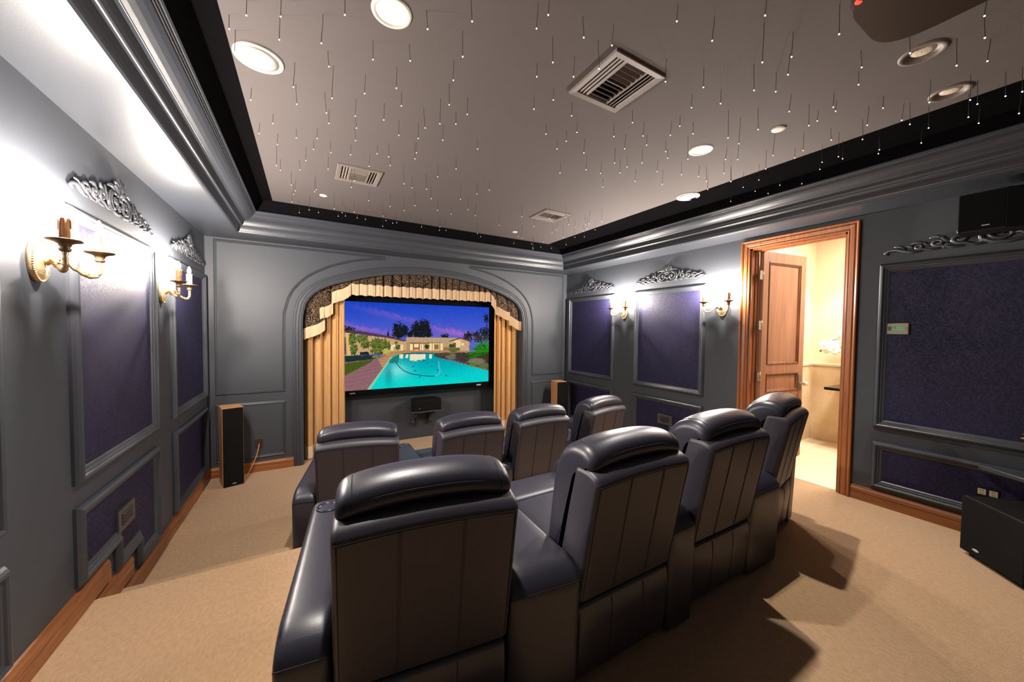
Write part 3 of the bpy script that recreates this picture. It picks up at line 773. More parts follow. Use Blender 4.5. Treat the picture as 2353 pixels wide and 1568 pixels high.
    for i in range(60):
        an = PI*(1.0-.60*i/45)+rng.uniform(-.08, .08) if i < 46 else PI*(1.0+.12*rng.uniform()); L = rng.uniform(240, 400) if i < 46 else rng.uniform(180, 330)
        x1, y1 = 2190, 770; q = np.linspace(0, 1, 12)
        px = x1+np.cos(an)*L*q; py = y1-np.sin(an)*L*.75*q+70*q*q*(1 if i < 46 else .2)
        col = (20+rng.integers(0, 40), 80+rng.integers(0, 90), 22)
        for a in range(11):
            L2 = (px[a+1]-px[a])**2+(py[a+1]-py[a])**2; t2 = np.clip(((X-px[a])*(px[a+1]-px[a])+(Y-py[a])*(py[a+1]-py[a]))/L2, 0, 1)
            dd = np.hypot(X-px[a]-t2*(px[a+1]-px[a]), Y-py[a]-t2*(py[a+1]-py[a])); put(dd < 12*(1-a/13)+1.5*nf, col, 14)
    return np.clip(img, 0, 255)/255
def lin_a(a): return np.where(a <= .04045, a/12.92, ((a+.055)/1.055)**2.4)
NU, NV = 560, 315
t = thing('projection_screen', 'black framed projection screen showing a lit pool at dusk', 'screen', (CXR, SY, .5))
pic = lin_a(picture(NU, NV))
me = bpy.data.meshes.new('picture_surface')
gx = np.linspace(SX0, SX1, NU+1)-CXR; gz = np.linspace(SZ0, SZ1, NV+1)-.5
vv = np.zeros(((NU+1)*(NV+1), 3)); vv[:, 0] = np.tile(gx, NV+1); vv[:, 2] = np.repeat(gz, NU+1)
i0 = (np.arange(NV)[:, None]*(NU+1)+np.arange(NU)[None, :]).ravel()
ff = np.stack([i0, i0+1, i0+NU+2, i0+NU+1], 1)
me.from_pydata(vv.tolist(), [], ff.tolist())
ca = me.color_attributes.new('picture', 'FLOAT_COLOR', 'CORNER')
cols = np.ones((NU*NV, 4, 4), np.float32); cols[:, :, :3] = pic.reshape(-1, 1, 3); ca.data.foreach_set('color', cols.ravel())
mm = bpy.data.materials.new('projected_picture'); mm.use_nodes = True; nt = mm.node_tree; nt.nodes.clear()
oo = nt.nodes.new('ShaderNodeOutputMaterial'); ee = nt.nodes.new('ShaderNodeEmission'); aa = nt.nodes.new('ShaderNodeVertexColor'); aa.layer_name = 'picture'
ee.inputs[1].default_value = PICTURE; nt.links.new(aa.outputs[0], ee.inputs[0]); nt.links.new(ee.outputs[0], oo.inputs[0])
me.materials.append(mm); ob = bpy.data.objects.new('picture_surface', me); C.objects.link(ob); ob.parent = t
mb = MB(); fw = .085
mould(mb, [(SX0-fw-CXR, SZ0-fw-.5), (SX1+fw-CXR, SZ0-fw-.5), (SX1+fw-CXR, SZ1+fw-.5), (SX0-fw-CXR, SZ1+fw-.5)], [(0, -.05), (0, .03), (.012, .038), (fw-.012, .034), (fw, .012), (fw, -.004)], lambda a, b, h: (a, -h, b))
mb.build('frame', M['velvet'], t)
mb = MB()
for dx, w, h in [(-.03, .030, .010), (-.004, .018, .013), (.022, .018, .016)]: mb.box(1.60+dx-CXR, 1.60+dx+w-CXR, -.0395, -.036, .528-.5, .528+h-.5)
mb.build('badge', M['badge'], t)
mb = MB(); mb.bbox(3.60-CXR, 3.685-CXR, -.0395, -.036, .515-.5, .537-.5, .001); mb.build('badge', mat('pale_blue_badge', (160, 182, 214), .3), t)

# ------------------------------------------------------------------ curtains and valance
def curtain(label, x0, x1, seed, flare=0.):
    t = thing('curtain', label, 'curtain', ((x0+x1)/2, .20, S), 0, 'gold stage curtains')
    rng = random.Random(seed); cx = (x0+x1)/2; nx, nz = 150, 16
    NF = 5 if x1-x0 > .48 else 4.4; ph = rng.uniform(.2, .8)
    zt = 2.12-S
    def pt(u, w):
        z = .012+(zt-.012)*w; x = x0-cx+(x1-x0)*u
        q = NF*(u+.035*math.sin(5*u+seed))+ph+.06*math.sin(2.2*w+seed)
        k = 1-abs(math.sin(PI*q)); y = -.035+.095*k**1.5*(.7+.3*math.sin(7.1*math.floor(q+.5)))+.008*math.sin(2*PI*2.6*q)
        return (x, y, z)
    for nm, w0, w1, m, dy in (('drape', .055, 1, 'curtain', 0), ('hem_fringe', 0, .07, 'fringe', -.004)):
        vs = []; fs = []; n2 = nz if nm == 'drape' else 2
        for j in range(n2+1):
            for i in range(nx+1):
                p = pt(i/nx, w0+(w1-w0)*j/n2); vs.append((p[0], p[1]+dy, p[2]))
        for j in range(n2):
            for i in range(nx): a = j*(nx+1)+i; fs.append((a, a+1, a+nx+2, a+nx+1))
        MB().add(vs, fs, True).build(nm, M[m], t)
curtain('gold curtain hanging left of the screen', .988, 1.50, 2)
curtain('gold curtain hanging right of the screen', 3.895, W-.988, 5)

HALF = arch_pts(0, S)
def arch_z(x):
    for (xa, za), (xb, zb) in zip(HALF[1:-1], HALF[2:-1]):
        if xa <= x <= xb: return za+(zb-za)*(x-xa)/max(1e-6, xb-xa)
    return 1.6
val = thing('valance', 'dark damask valance with cream fringe draped along the arch', 'valance', (CXR, .062, 1.5))
SEG = [(.986, 1.245, 1.474, 1.602, .142, 0), (1.166, 1.345, 1.752, 1.842, .148, .022), (1.331, 1.575, 1.978, 2.112, .154, 0),
       (1.56, 3.80, 2.118, 2.126, .153, .026), (3.772, 3.865, 2.105, 1.985, .175, .0), (3.855, 4.146, 1.912, 1.802, .142, .02), (4.13, 4.372, 1.742, 1.640, .155, 0)]
for si, (xa, xb, za, zb, fh, dy) in enumerate(SEG):
    nx = max(10, int((xb-xa)/.009)); rng = random.Random(si+3)
    per = .118 if xb-xa > .5 else (xb-xa)*.95
    def fold(x):
        q = (x-xa)/per+.12*math.sin((x-xa)*11+si); k = 1-abs(math.sin(PI*q))
        return dy-.012+(.075*k**2.6*(.7+.3*math.sin(5.3*math.floor(q+.5))) if xb-xa > .5 else .03*k**3)+.004*math.sin(2*PI*q*2.3)
    def zb_(x): u = (x-xa)/(xb-xa); return za+(zb-za)*u+.006*math.sin(2*PI*(x-xa)/per)-(.012*math.sin(PI*u) if xb-xa < .5 else 0)
    rows = 7; vs = []; fs = []
    for j in range(rows+1):
        for i in range(nx+1):
            x = xa+(xb-xa)*i/nx; zt_ = max(arch_z(x)+.01, zb_(x)+.03); w = j/rows; z = zb_(x)+(zt_-zb_(x))*w
            vs.append((x-CXR, fold(x)*(1-.1*w), z-1.5))
    for j in range(rows):
        for i in range(nx): a = j*(nx+1)+i; fs.append((a, a+1, a+nx+2, a+nx+1))
    MB().add(vs, fs, True).build('swag', M['damask'], val)
    vs = []; fs = []; nf_ = nx*3
    for i in range(nf_+1):
        x = xa+(xb-xa)*i/nf_; k = (i % 2)*.006; y = fold(x)-.006
        vs += [(x-CXR, y-k, zb_(x)+.006-1.5), (x-CXR, y-k-.004, zb_(x)-.02-1.5), (x-CXR, y-k, zb_(x)-fh+rng.uniform(-.005, .005)-1.5)]
    for i in range(nf_):
        for r in range(2): a = i*3+r; fs.append((a, a+3, a+4, a+1))
    MB().add(vs, fs, False).build('fringe', M['fringe'], val)

# ------------------------------------------------------------------ speakers at the front
def tower(loc, rz, label, hgt=.90):
    t = thing('floor_speaker', label, 'speaker', loc, R(rz), 'wood veneer floor speakers')
    MB().bbox(-.0975, .0975, 0.012, .24, .0, hgt, .003).build('cabinet', M['spkwood'], t)
    MB().bbox(-.093, .093, -.008, .014, .006, hgt-.006, .006).build('grille', M['grille'], t)
    MB().bbox(-.012, .022, -.0105, -.007, .028, .038, .001).build('badge', M['badge'], t)
tower((.2985, -.372, S), 17, 'wood veneer tower speaker with black grille left of the arch')
tower((W-.385, -.40, S), -8, 'wood veneer tower speaker with black grille right of the arch')
t = thing('speaker_shelf', 'dark bracketed wall shelf below the screen', 'shelf', (2.72, .47, .175))
MB().bbox(-.27, .25, -.33, 0, -.012, .012, .004).build('board', M['trim'], t)
for x in (-.19, .09):
    out = fillet([(0, -.012), (-.24, -.012), (-.24, -.04), (-.17, -.06), (-.10, -.10), (-.07, -.19), (-.09, -.235), (-.05, -.265), (0, -.25)], .03, 4)
    mb = MB(); vs = [(x+dx, y, z) for dx in (-.018, .018) for y, z in out]; n = len(out)
    fs = [(i, (i+1) % n, n+(i+1) % n, n+i) for i in range(n)]+[list(range(n)), list(range(2*n-1, n-1, -1))]
    mb.add(vs, fs)
    for zc_, yc_, r_ in ((-.06, -.225, .03), (-.205, -.075, .022)): mb.lathe([(r_, -.024), (r_, .024)], 16, (x, yc_, zc_), mat4=Matrix.Rotation(PI/2, 4, 'Y'))
    mb.build('bracket', M['trim'], t)
t = thing('centre_speaker', 'black centre speaker lying on the shelf below the screen', 'speaker', (2.71, .30, .188))
mb = MB(); pf = [(-.225, -.14), (.215, -.14), (.225, -.12), (.225, .02), (.15, .15), (-.15, .15), (-.235, .02), (-.235, -.12)]
vs = [(x, y, z) for z in (0, .172) for x, y in pf]; n = 8
mb.add(vs, [(i, (i+1) % n, n+(i+1) % n, n+i) for i in range(n)]+[list(range(n)), list(range(2*n-1, n-1, -1))]); mb.build('cabinet', M['blackbox'], t)
MB().bbox(-.215, .205, -.155, -.139, .008, .164, .005).build('grille', M['grille'], t)
MB().bbox(-.155, -.13, -.158, -.154, .045, .052, .001).build('badge', M['badge'], t)
t = thing('wall_plate', 'brown outlet plate on the front wall beside the left tower speaker', 'wall plate', (.503, 0, .035))
MB().bbox(-.038, .038, -.007, 0, -.062, .062, .003).build('plate', M['brownplate'], t); mb = MB(); mb.lathe([(.012, 0), (.012, .008), (.005, .009)], 14, (0, -.006, 0), mat4=Matrix.Rotation(PI/2, 4, 'X')); mb.build('socket', M['dark'], t)
o = MB().tube([(.503, -.012, .035), (.502, -.035, .01), (.49, -.05, -.06), (.47, -.06, -.13), (.44, -.07, -.20), (.41, -.09, -.27), (.385, -.12, S+.006), (.36, -.16, S+.005)], .0055, 8).build('speaker_cable', M['copper'])
tag(o, 'copper speaker cable running from the brown wall plate to the left tower', 'cable')

# ------------------------------------------------------------------ sconces
RX = Matrix.Rotation(PI/2, 4, 'Y')
def sconce_parts(t):
    ov = Matrix.Diagonal((1, .64, 1, 1))
    mb = MB(); mb.lathe([(.098, 0), (.098, .014), (.092, .020), (.086, .018), (.080, .022), (.05, .030), (.02, .034), (0, .035)], 40, mat4=ov @ RX); mb.build('backplate', M['gold'], t)
    mb = MB()
    for i in range(56):
        a = 2*PI*i/56; mb.ball((.0195, .0925*.64*math.cos(a), .0925*math.sin(a)), .0042, 5)
    mb.build('beaded_rim', M['gold'], t)
    mb = MB(); mb.lathe([(.016, .03), (.022, .038), (.014, .046), (.02, .055), (.026, .066), (.016, .078), (.0, .083)], 16, mat4=RX); mb.ball((.066, 0, -.018), .013, 7)
    for s in (-1, 1):
        mb.tube([(.05, 0, 0), (.075, s*.02, .018), (.085, s*.034, .008), (.08, s*.03, -.006)], [.010, .009, .007, .004], 8)
    mb.build('hub', M['gold'], t)
    for s in (-1, 1):
        pts = [(.045, s*.005, -.004), (.062, s*.025, .004), (.080, s*.048, -.004), (.100, s*.075, -.028), (.120, s*.102, -.047), (.138, s*.128, -.046), (.147, s*.143, -.026), (.148, s*.147, .0), (.148, s*.147, .03)]
        P = [Vector(p) for p in pts]; fine = []
        for i in range(len(P)-1):
            a, b = P[max(i-1, 0)], P[min(i+2, len(P)-1)]
            for k in range(4):
                u = k/4; fine.append(.5*((2*P[i])+(P[i+1]-a)*u+(2*a-5*P[i]+4*P[i+1]-b)*u*u+(3*P[i]-a-3*P[i+1]+b)*u**3))
        fine.append(P[-1]); n = len(fine)
        mb = MB(); mb.tube([tuple(p) for p in fine], [.009+.0018*math.sin(i*1.9)+.002*math.exp(-((i-n*.5)/3)**2) for i in range(n)], 10)
        for i in (6, 11, 16, 21): mb.ball(tuple(fine[min(i, n-1)]+Vector((.004, 0, .007))), .0075, 6, (1, 1.5, .7))
        ar = mb.build('arm', M['gold'], t)
        c = (.148, s*.147, 0)
        mb = MB(); mb.lathe([(.010, .025), (.017, .030), (.019, .038), (.014, .044), (.018, .050), (.020, .058), (.030, .064), (.050, .070), (.055, .074), (.054, .077), (.030, .073), (.016, .072), (0, .072)], 28, c); mb.build('drip_pan', M['darkgold'], t)
        mb = MB(); mb.lathe([(.0165, .072), (.0168, .12), (.0165, .158), (.0185, .163), (.0175, .170), (.010, .172), (0, .172)], 20, c)
        for k in range(6):
            a = k*1.05+s; z0 = .10+.03*math.sin(k*2.2); mb.tube([(c[0]+.0172*math.cos(a), c[1]+.0172*math.sin(a), z) for z in (.168, (.168+z0)/2, z0)], [.0035, .003, .0036], 6)
        mb.build('candle', M['candle'], t)
        mb = MB(); mb.lathe([(.006, .172), (.0125, .184), (.0135, .196), (.010, .212), (.004, .228), (0, .234)], 14, c); mb.build('bulb', M['bulb'], t)
s1 = thing('wall_sconce', 'nearest two-candle brass sconce on the left wall, largest in the photo', 'wall sconce', (0, -3.005, 1.785), 0, 'brass candle sconces')
sconce_parts(s1)
dup(s1, (0, -1.462, 1.785), 0, 'two-candle brass sconce on the left wall nearer the front corner')
dup(s1, (W, -1.452, 1.785), PI, 'two-candle brass sconce between the two damask panels on the right wall')
dup(s1, (W, -2.975, 1.785), PI, 'two-candle brass sconce beside the door casing')

# ------------------------------------------------------------------ carved crests above the tall panels
def spiral(cu, cv, r0, r1, a0, turns, n=22):
    return [(cu+(r0+(r1-r0)*i/n)*math.cos(a0+2*PI*turns*i/n), cv+(r0+(r1-r0)*i/n)*math.sin(a0+2*PI*turns*i/n)) for i in range(n+1)]
def taper(n, a, b, c): return [a+(b-a)*math.sin(PI*min(1, i/(n*.55)))**1 if i < n*.55 else b+(c-b)*(i-n*.55)/(n*.45) for i in range(n)]
def crest_mesh(wide=1., fat=1.):
    body, fan = MB(), MB()
    def st(mb, pts, rs, s, hh=.016):
        mb.tube([(hh, s*u*wide, v) for u, v in pts], [q*fat for q in rs], 8, up=(1, 0, 0), flat=.9)
    def leaf(s, u0, v0, u1, v1, w, bend=.02):
        n = 7; pts = []
        for i in range(n):
            q = i/(n-1); pu = u0+(u1-u0)*q; pv = v0+(v1-v0)*q; b = bend*math.sin(PI*q); L = math.hypot(u1-u0, v1-v0)+1e-6
            pts.append((pu-(v1-v0)/L*b, pv+(u1-u0)/L*b))
        st(body, pts, [w*(.25+.75*math.sin(PI*min(1, .12+.8*i/(n-1)))) for i in range(n)], s, .014)
    for s in (-1, 1):
        p = spiral(.072, .072, .062, .014, 2.3, -1.35); st(body, p, taper(len(p), .006, .0125, .010), s)
        body.ball((.018, s*.072*wide, .072), .014, 7)
        p = [(0, .012), (.05, .004), (.105, .012), (.145, .04), (.150, .082), (.128, .118), (.098, .138)]; st(body, p, [.007, .010, .011, .012, .012, .010, .005], s)
        leaf(s, .02, .13, .105, .175, .012, .012); leaf(s, .06, .14, .15, .15, .011, .02); leaf(s, .0, .03, .04, .055, .011)
        p = [(.13, .012), (.17, .01), (.205, .03)]+spiral(.222, .066, .034, .010, -1.4, 1.2, 14); st(body, p, taper(len(p), .006, .0115, .008), s)
        leaf(s, .15, .06, .185, .14, .014, -.018); leaf(s, .19, .10, .235, .135, .011, -.015); leaf(s, .165, .02, .15, .06, .011)
        p = [(.21, .008), (.26, .012), (.295, .03)]+spiral(.308, .056, .026, .008, -1.4, 1.15, 12); st(body, p, taper(len(p), .006, .0105, .007), s)
        leaf(s, .255, .055, .29, .105, .012, -.015); leaf(s, .29, .085, .345, .098, .010, .014); leaf(s, .245, .03, .285, .004, .010)
        p = [(.30, .008), (.345, .010), (.378, .024)]+spiral(.386, .042, .018, .006, -1.4, 1.1, 10); st(body, p, taper(len(p), .005, .009, .006), s)
        leaf(s, .335, .045, .365, .078, .010, -.012); leaf(s, .365, .065, .43, .062, .010, .014)
        p = [(.375, .008), (.42, .006), (.455, .022), (.49, .040), (.525, .036), (.541, .018), (.528, .008)]; st(body, p, [.006, .008, .010, .010, .009, .009, .007], s)
        leaf(s, .41, .03, .455, .058, .010, .01); leaf(s, .45, .035, .50, .066, .009, .01)
    for i in range(7):
        a = R(28+124*i/6); L = .088+.012*math.sin(PI*i/6); mid = (math.cos(a)*L*.55, .135+math.sin(a)*L*.55); end = (math.cos(a)*L, .135+math.sin(a)*L)
        st(fan, [(0, .13), mid, (end[0]*.95, .135+(end[1]-.135)*.92), end], [.005, .0145, .012, .005], 1, .02)
    fan.ball((.026, 0, .128), .017, 8)
    for i in range(6):
        a = 2*PI*i/6; fan.ball((.018, .028*math.cos(a), .122+.026*math.sin(a)), .0125, 7, (.8, 1, 1))
    return body, fan
def crest(label, loc, rz, wide=1., first=None):
    if first: return dup(first, loc, rz, label)
    t = thing('carved_crest', label, 'carved ornament', loc, rz, 'carved scroll crests')
    b, f = crest_mesh(wide, 1.35 if wide > 1 else 1.05); b.build('scrollwork', M['orn'], t); f.build('shell_rosette', M['orn'], t); return t
c1 = crest('carved scroll crest nearest the camera on the left wall', (0, -2.215, 2.185), 0)
crest('carved scroll crest on the left wall near the front corner', (0, -.68, 2.185), 0, 1, c1)
crest('carved scroll crest on the right wall near the front corner', (W, -.68, 2.185), PI, 1, c1)
crest('carved scroll crest above the brightly lit panel on the right wall', (W, -2.21, 2.185), PI, 1, c1)
crest('wide dark scroll crest right of the door, partly below the black box speaker', (W, -5.035, 2.165), PI, 1.27)

# ------------------------------------------------------------------ ceiling fittings
def can(label, x, y, lit):
    t = thing('downlight', label, 'downlight', (x, y, HC), 0, 'recessed ceiling downlights')
    mb = MB(); mb.lathe([(.064, .0), (.066, -.004), (.078, -.007), (.085, -.005), (.087, .0)], 40, caps=False); mb.build('trim_ring', M['white'] if lit else M['vent'], t)
    if lit:
        mb = MB(); mb.lathe([(.0655, -.002), (.064, .02), (.060, .045), (.052, .064)], 40, caps=False); ob = mb.build('reflector', M['chrome'], t)
        mb = MB(); mb.lathe([(.053, .060), (.035, .050), (.015, .046), (0, .045)], 32); mb.build('lens', M['lens'], t)
    else:
        mb = MB(); mb.lathe([(.0655, -.002), (.062, .006), (.050, .008), (.048, .012), (.048, .03)], 40, caps=False); mb.build('reflector', M['vent'], t)
        mb = MB(); mb.lathe([(.0475, .010), (.03, .004), (0, .002)], 32); mb.build('lens', M['deadlens'], t)
labs = ['lit recessed downlight at the top edge of the photo', 'lit recessed downlight on the right half of the ceiling', 'unlit eyeball downlight beside the projector', 'unlit eyeball downlight nearest the right black border']
for (x, y, l), lb in zip(CANS, labs): can(lb, x, y, l)
def ceil_speaker(label, x, y):
    t = thing('ceiling_speaker', label, 'ceiling speaker', (x, y, HC), 0, 'round ceiling speakers')
    mb = MB(); mb.lathe([(.112, 0), (.112, -.006), (.106, -.009), (.094, -.008), (.092, -.005)], 56, caps=False); mb.build('rim', M['white'], t)
    mb = MB(); mb.lathe([(.093, -.005), (.05, -.0062), (0, -.0065)], 48); mb.build('grille', M['spkmesh'], t)
ceil_speaker('large round white ceiling speaker at the left border', .826, -3.079)
ceil_speaker('round white ceiling speaker overlapping the black border on the right', 4.515, -3.056)
for lb, x, y, r in [('small white ceiling disc near the front left corner', 1.196, -1.058, .037), ('small white ceiling disc between the right downlight and the border', 3.895, -4.152, .042), ('small white ceiling disc near the front right vent', 3.655, -.922, .037)]:
    mb = MB(); mb.lathe([(r, 0), (r, -.005), (r-.004, -.008), (r*.5, -.0095), (0, -.010)], 32); o = mb.build('sensor_cover', M['white'], None, (x, y, HC)); tag(o, lb, 'ceiling cover', 'round white ceiling covers')
def vent(label, x, y, s, spin):
    t = thing('ceiling_vent', label, 'air vent', (x, y, HC), spin, 'square ceiling vents')
    mb = MB(); mould(mb, rect(-s, s, -s, s), [(0, 0), (0, .010), (.004, .013), (.034, .010), (.038, .002), (.038, -.02)], lambda a, b, h: (a, b, -h)); mb.build('frame', M['vent'], t)
    i = s-.036
    mb = MB(); mb.add([(-i, -i, .01), (i, -i, .01), (i, i, .01), (-i, i, .01), (-i, -i, .10), (i, -i, .10), (i, i, .10), (-i, i, .10)], [(0, 1, 5, 4), (1, 2, 6, 5), (2, 3, 7, 6), (3, 0, 4, 7), (4, 5, 6, 7)]); mb.build('duct_box', M['dark'], t)
    def slat(name, x0, x1, y0, y1, tilt, along):
        mb = MB(); th = .003; c = math.cos(tilt); q = math.sin(tilt); w = .013
        if along == 'y':
            xc = (x0+x1)/2; vs = [(xc+a*c-b*q, yy, .004+a*q+b*c) for yy in (y0, y1) for a, b in ((-w, -th), (w, -th), (w, th), (-w, th))]
        else:
            yc = (y0+y1)/2; vs = [(xx, yc+a*c-b*q, .004+a*q+b*c) for xx in (x0, x1) for a, b in ((-w, -th), (w, -th), (w, th), (-w, th))]
        mb.add(vs, [(0, 1, 2, 3), (7, 6, 5, 4), (0, 4, 5, 1), (1, 5, 6, 2), (2, 6, 7, 3), (3, 7, 4, 0)]); mb.build(name, M['vent'], t)
    sd = i*.46
    for sg in (-1, 1):
        for k in range(3):
            xx = sg*(i-.016-k*sd/3); slat('slat', xx, xx, -i, i, sg*.9, 'y')
    for k in range(9):
        yy = -i+.018+k*(2*i-.036)/8; slat('slat', -i+sd+.012, i-sd-.012, yy, yy, (.9 if k > 4 else -.9) if k != 4 else 1.4, 'x')
    for sg in (-1, 1): MB().box(sg*(i-sd-.004)-.005, sg*(i-sd-.004)+.005, -i, i, -.006, .02).build('divider', M['vent'], t)
vent('large square ceiling vent between the two lit downlights', *VENTS[0], 0.)
vent('square ceiling vent on the left half of the ceiling', *VENTS[1], 0.)
vent('square ceiling vent near the front right corner of the ceiling', *VENTS[2], PI/2)

# star-ceiling fibres: each hanging fibre with its glowing tip is one thing
cache = {}
def strand(x, y, L, z0, label, group):
    q = round(L, 2); var = random.randrange(3); key = (q, var)
    if key not in cache:
        mb = MB(); rg = random.Random(hash(key) & 255); bx, by = rg.uniform(-.05, .05)*q, rg.uniform(-.05, .05)*q
        mb.tube([(0, 0, 0), (bx*.2, by*.2, -q*.35), (bx, by, -q*.7), (bx*1.3, by*1.2, -q)], [.0011, .0012, .0013, .0016], 5)
        mb.ball((bx*1.3, by*1.2, -q-.003), .0034, 6, mi=1); cache[key] = mb.build('fibre_strand', [M['strand'], M['star']]); ob = cache[key]
    else: ob = cache[key].copy(); C.objects.link(ob)
    ob.location = (x, y, z0); tag(ob, label, 'fibre light', group)
STARS = "0.74,-3.33,0.06;0.75,-3.24,0.1;0.82,-3.46,0.06;0.95,-3.54,0.07;0.94,-3.44,0.1;1.11,-3.55,0.13;1.19,-3.68,0.06;1.51,-3.81,0.08;1.66,-3.96,0.09;1.69,-3.79,0.12;1.14,-3.32,0.07;1.33,-3.51,0.09;1.49,-3.58,0.08;0.99,-3.14,0.13;1.17,-3.22,0.17;1.33,-3.24,0.1;1.47,-3.39,0.11;1.72,-3.59,0.1;0.99,-2.95,0.11;0.76,-2.77,0.07;1.14,-2.95,0.12;1.31,-2.98,0.1;1.54,-3.19,0.08;1.76,-3.41,0.12;1.9,-3.35,0.1;1.17,-2.78,0.09;1.47,-3.03,0.1;1.76,-3.26,0.15;0.85,-2.53,0.06;0.76,-2.35,0.07;1.7,-3.1,0.12;1.89,-3.18,0.08;1.33,-2.78,0.07;1.34,-2.64,0.09;1.59,-2.89,0.1;1.71,-2.94,0.11;1.87,-2.99,0.1;0.98,-2.4,0.06;1.11,-2.49,0.07;0.86,-2.26,0.08;1.09,-2.28,0.06;1.2,-2.33,0.08;1.34,-2.37,0.08;1.52,-2.46,0.06;1.59,-2.54,0.1;1.76,-2.65,0.12;1.77,-2.67,0.08;0.85,-1.79,0.09;0.99,-1.86,0.08;1.2,-2.06,0.1;1.49,-2.27,0.09;1.64,-2.35,0.08;2.14,-2.96,0.08;2.1,-2.63,0.11;1.92,-4.09,0.1;1.95,-4.13,0.06;2.13,-4.14,0.09;2.28,-4.18,0.09;2.28,-4.08,0.14;2.08,-3.98,0.12;2.11,-3.8,0.07;2.25,-3.94,0.1;2.45,-4.39,0.06;2.64,-4.44,0.1;2.75,-4.6,0.06;2.86,-4.54,0.18;3.04,-4.58,0.11;3.18,-4.51,0.1;3.04,-4.75,0.13;2.67,-4.17,0.11;2.9,-4.23,0.1;3.1,-4.38,0.13;3.27,-4.41,0.1;3.46,-4.7,0.08;3.64,-4.64,0.07;3.54,-4.85,0.08;3.55,-5.07,0.06;3.67,-5.05,0.09;3.75,-4.96,0.13;3.89,-5.04,0.1;3.04,-4.07,0.08;3.15,-4.18,0.08;3.54,-4.37,0.1;3.75,-4.38,0.13;3.75,-4.5,0.08;3.85,-4.48,0.06;3.88,-4.38,0.06;4.03,-4.64,0.07;4.06,-4.82,0.12;2.3,-3.69,0.07;2.25,-3.56,0.07;2.48,-3.64,0.08;3.39,-4.09,0.17;3.52,-4.2,0.13;3.53,-4.09,0.17;3.17,-3.9,0.07;3.18,-3.83,0.09;3.31,-3.9,0.08;4.09,-4.56,0.11;4.23,-4.68,0.1;2.88,-3.6,0.08;2.86,-3.78,0.08;3.03,-3.73,0.09;3.18,-3.63,0.07;2.64,-3.5,0.07;2.48,-3.36,0.06;3.04,-3.56,0.1;3.12,-3.38,0.11;3.32,-3.47,0.1;3.36,-3.65,0.08;3.48,-3.58,0.07;2.66,-3.25,0.07;2.65,-3.37,0.07;2.83,-3.36,0.1;3.03,-3.16,0.1;3.87,-3.9,0.11;3.84,-3.83,0.09;4.15,-3.96,0.14;3.94,-4.11,0.15;4.3,-4.09,0.07;4.1,-4.22,0.12;4.3,-4.35,0.17;4.19,-4.34,0.08;3.31,-3.33,0.08;3.29,-3.27,0.11;3.18,-3.17,0.1;2.9,-2.98,0.09;3.75,-3.51,0.11;3.75,-3.33,0.13;4.02,-3.56,0.12;3.95,-3.54,0.09;3.55,-3.21,0.1;3.45,-2.91,0.07;4.23,-3.65,0.11;4.07,-3.68,0.09;3.57,-3.42,0.09;3.45,-3.77,0.16;1.65,-0.79,0.11;1.36,-0.75,0.11;4.1,-1.97,0.14;1.6,-1.46,0.1;3.78,-1.99,0.14;1.5,-1.07,0.13;3.43,-2.09,0.15;1.11,-1.59,0.13;2.62,-0.88,0.12;3.92,-1.48,0.1;4.07,-1.52,0.15;2.29,-1.57,0.11;1.38,-1.06,0.15;0.96,-0.73,0.13;1.81,-1.45,0.12;2.03,-2.39,0.1;2.29,-0.91,0.13;1.79,-1.14,0.14;1.95,-1.5,0.15;1.16,-0.75,0.1;3.55,-1.6,0.1;1.99,-0.88,0.12;4.03,-2.3,0.14;4.26,-0.71,0.1;4.28,-1.92,0.11;4.2,-1.61,0.15;1.86,-0.9,0.12;1.29,-1.19,0.16;1.99,-0.7,0.08;1.41,-1.94,0.11;1.85,-0.78,0.16;1.41,-1.72,0.09;0.95,-1.37,0.1;4.39,-0.81,0.12;3.59,-1.23,0.16;2.52,-0.97,0.11;0.93,-1.25,0.1;4,-2.04,0.12;0.91,-0.99,0.1;1.55,-0.95,0.15;4.37,-1.22,0.15;3.15,-1.95,0.14;2.58,-0.78,0.1;3.95,-2.18,0.15;2.01,-1.68,0.14;2.7,-1.68,0.13;1.77,-2.23,0.16;4.26,-1.71,0.08;4.04,-0.82,0.16;3.2,-0.74,0.09;3.09,-1.52,0.14;4.14,-0.94,0.08;4.12,-0.71,0.15;3.62,-2.14,0.12;3.96,-0.91,0.13;1.99,-2.16,0.14;2.5,-1.44,0.08;0.92,-1.56,0.12;3.91,-1.59,0.09;2.11,-1.91,0.12;0.84,-2.05,0.15;1.11,-1.47,0.11;3.63,-1.07,0.1;2.55,-2.33,0.09;2.36,-2.09,0.14;1.04,-2.14,0.1;1.89,-2.05,0.11;3.67,-0.87,0.15;1.43,-0.84,0.12;4.05,-1.79,0.08;2.55,-1.8,0.12;1.07,-0.97,0.15;4.35,-1.63,0.13;2.99,-1.08,0.15;2.48,-2.21,0.1"
for s in STARS.split(';'):
    x, y, L = map(float, s.split(',')); strand(x, y, L, HC, 'thin dark optic fibre with a glowing tip hanging below the taupe ceiling', 'fibre stars below the taupe ceiling')
EDGE = "4.24,-4.49;4.46,-4.32;4.4,-4.22;4.54,-4.16;4.81,-4.24;4.52,-4.5;4.59,-4.48;4.26,-4.7;4.4,-4.75;4.62,-4.68;4.43,-4.9;4.59,-4.92;4.19,-4.94;4.29,-4.95;4.31,-5.04;4.33,-5.09;4.64,-5.06;4.76,-3.96;4.62,-3.85;4.76,-3.7;4.36,-3.81;4.59,-3.66;4.41,-3.66;4.66,-3.42;4.83,-3.46;4.8,-3.16;4.19,-3.67;4.19,-3.47"
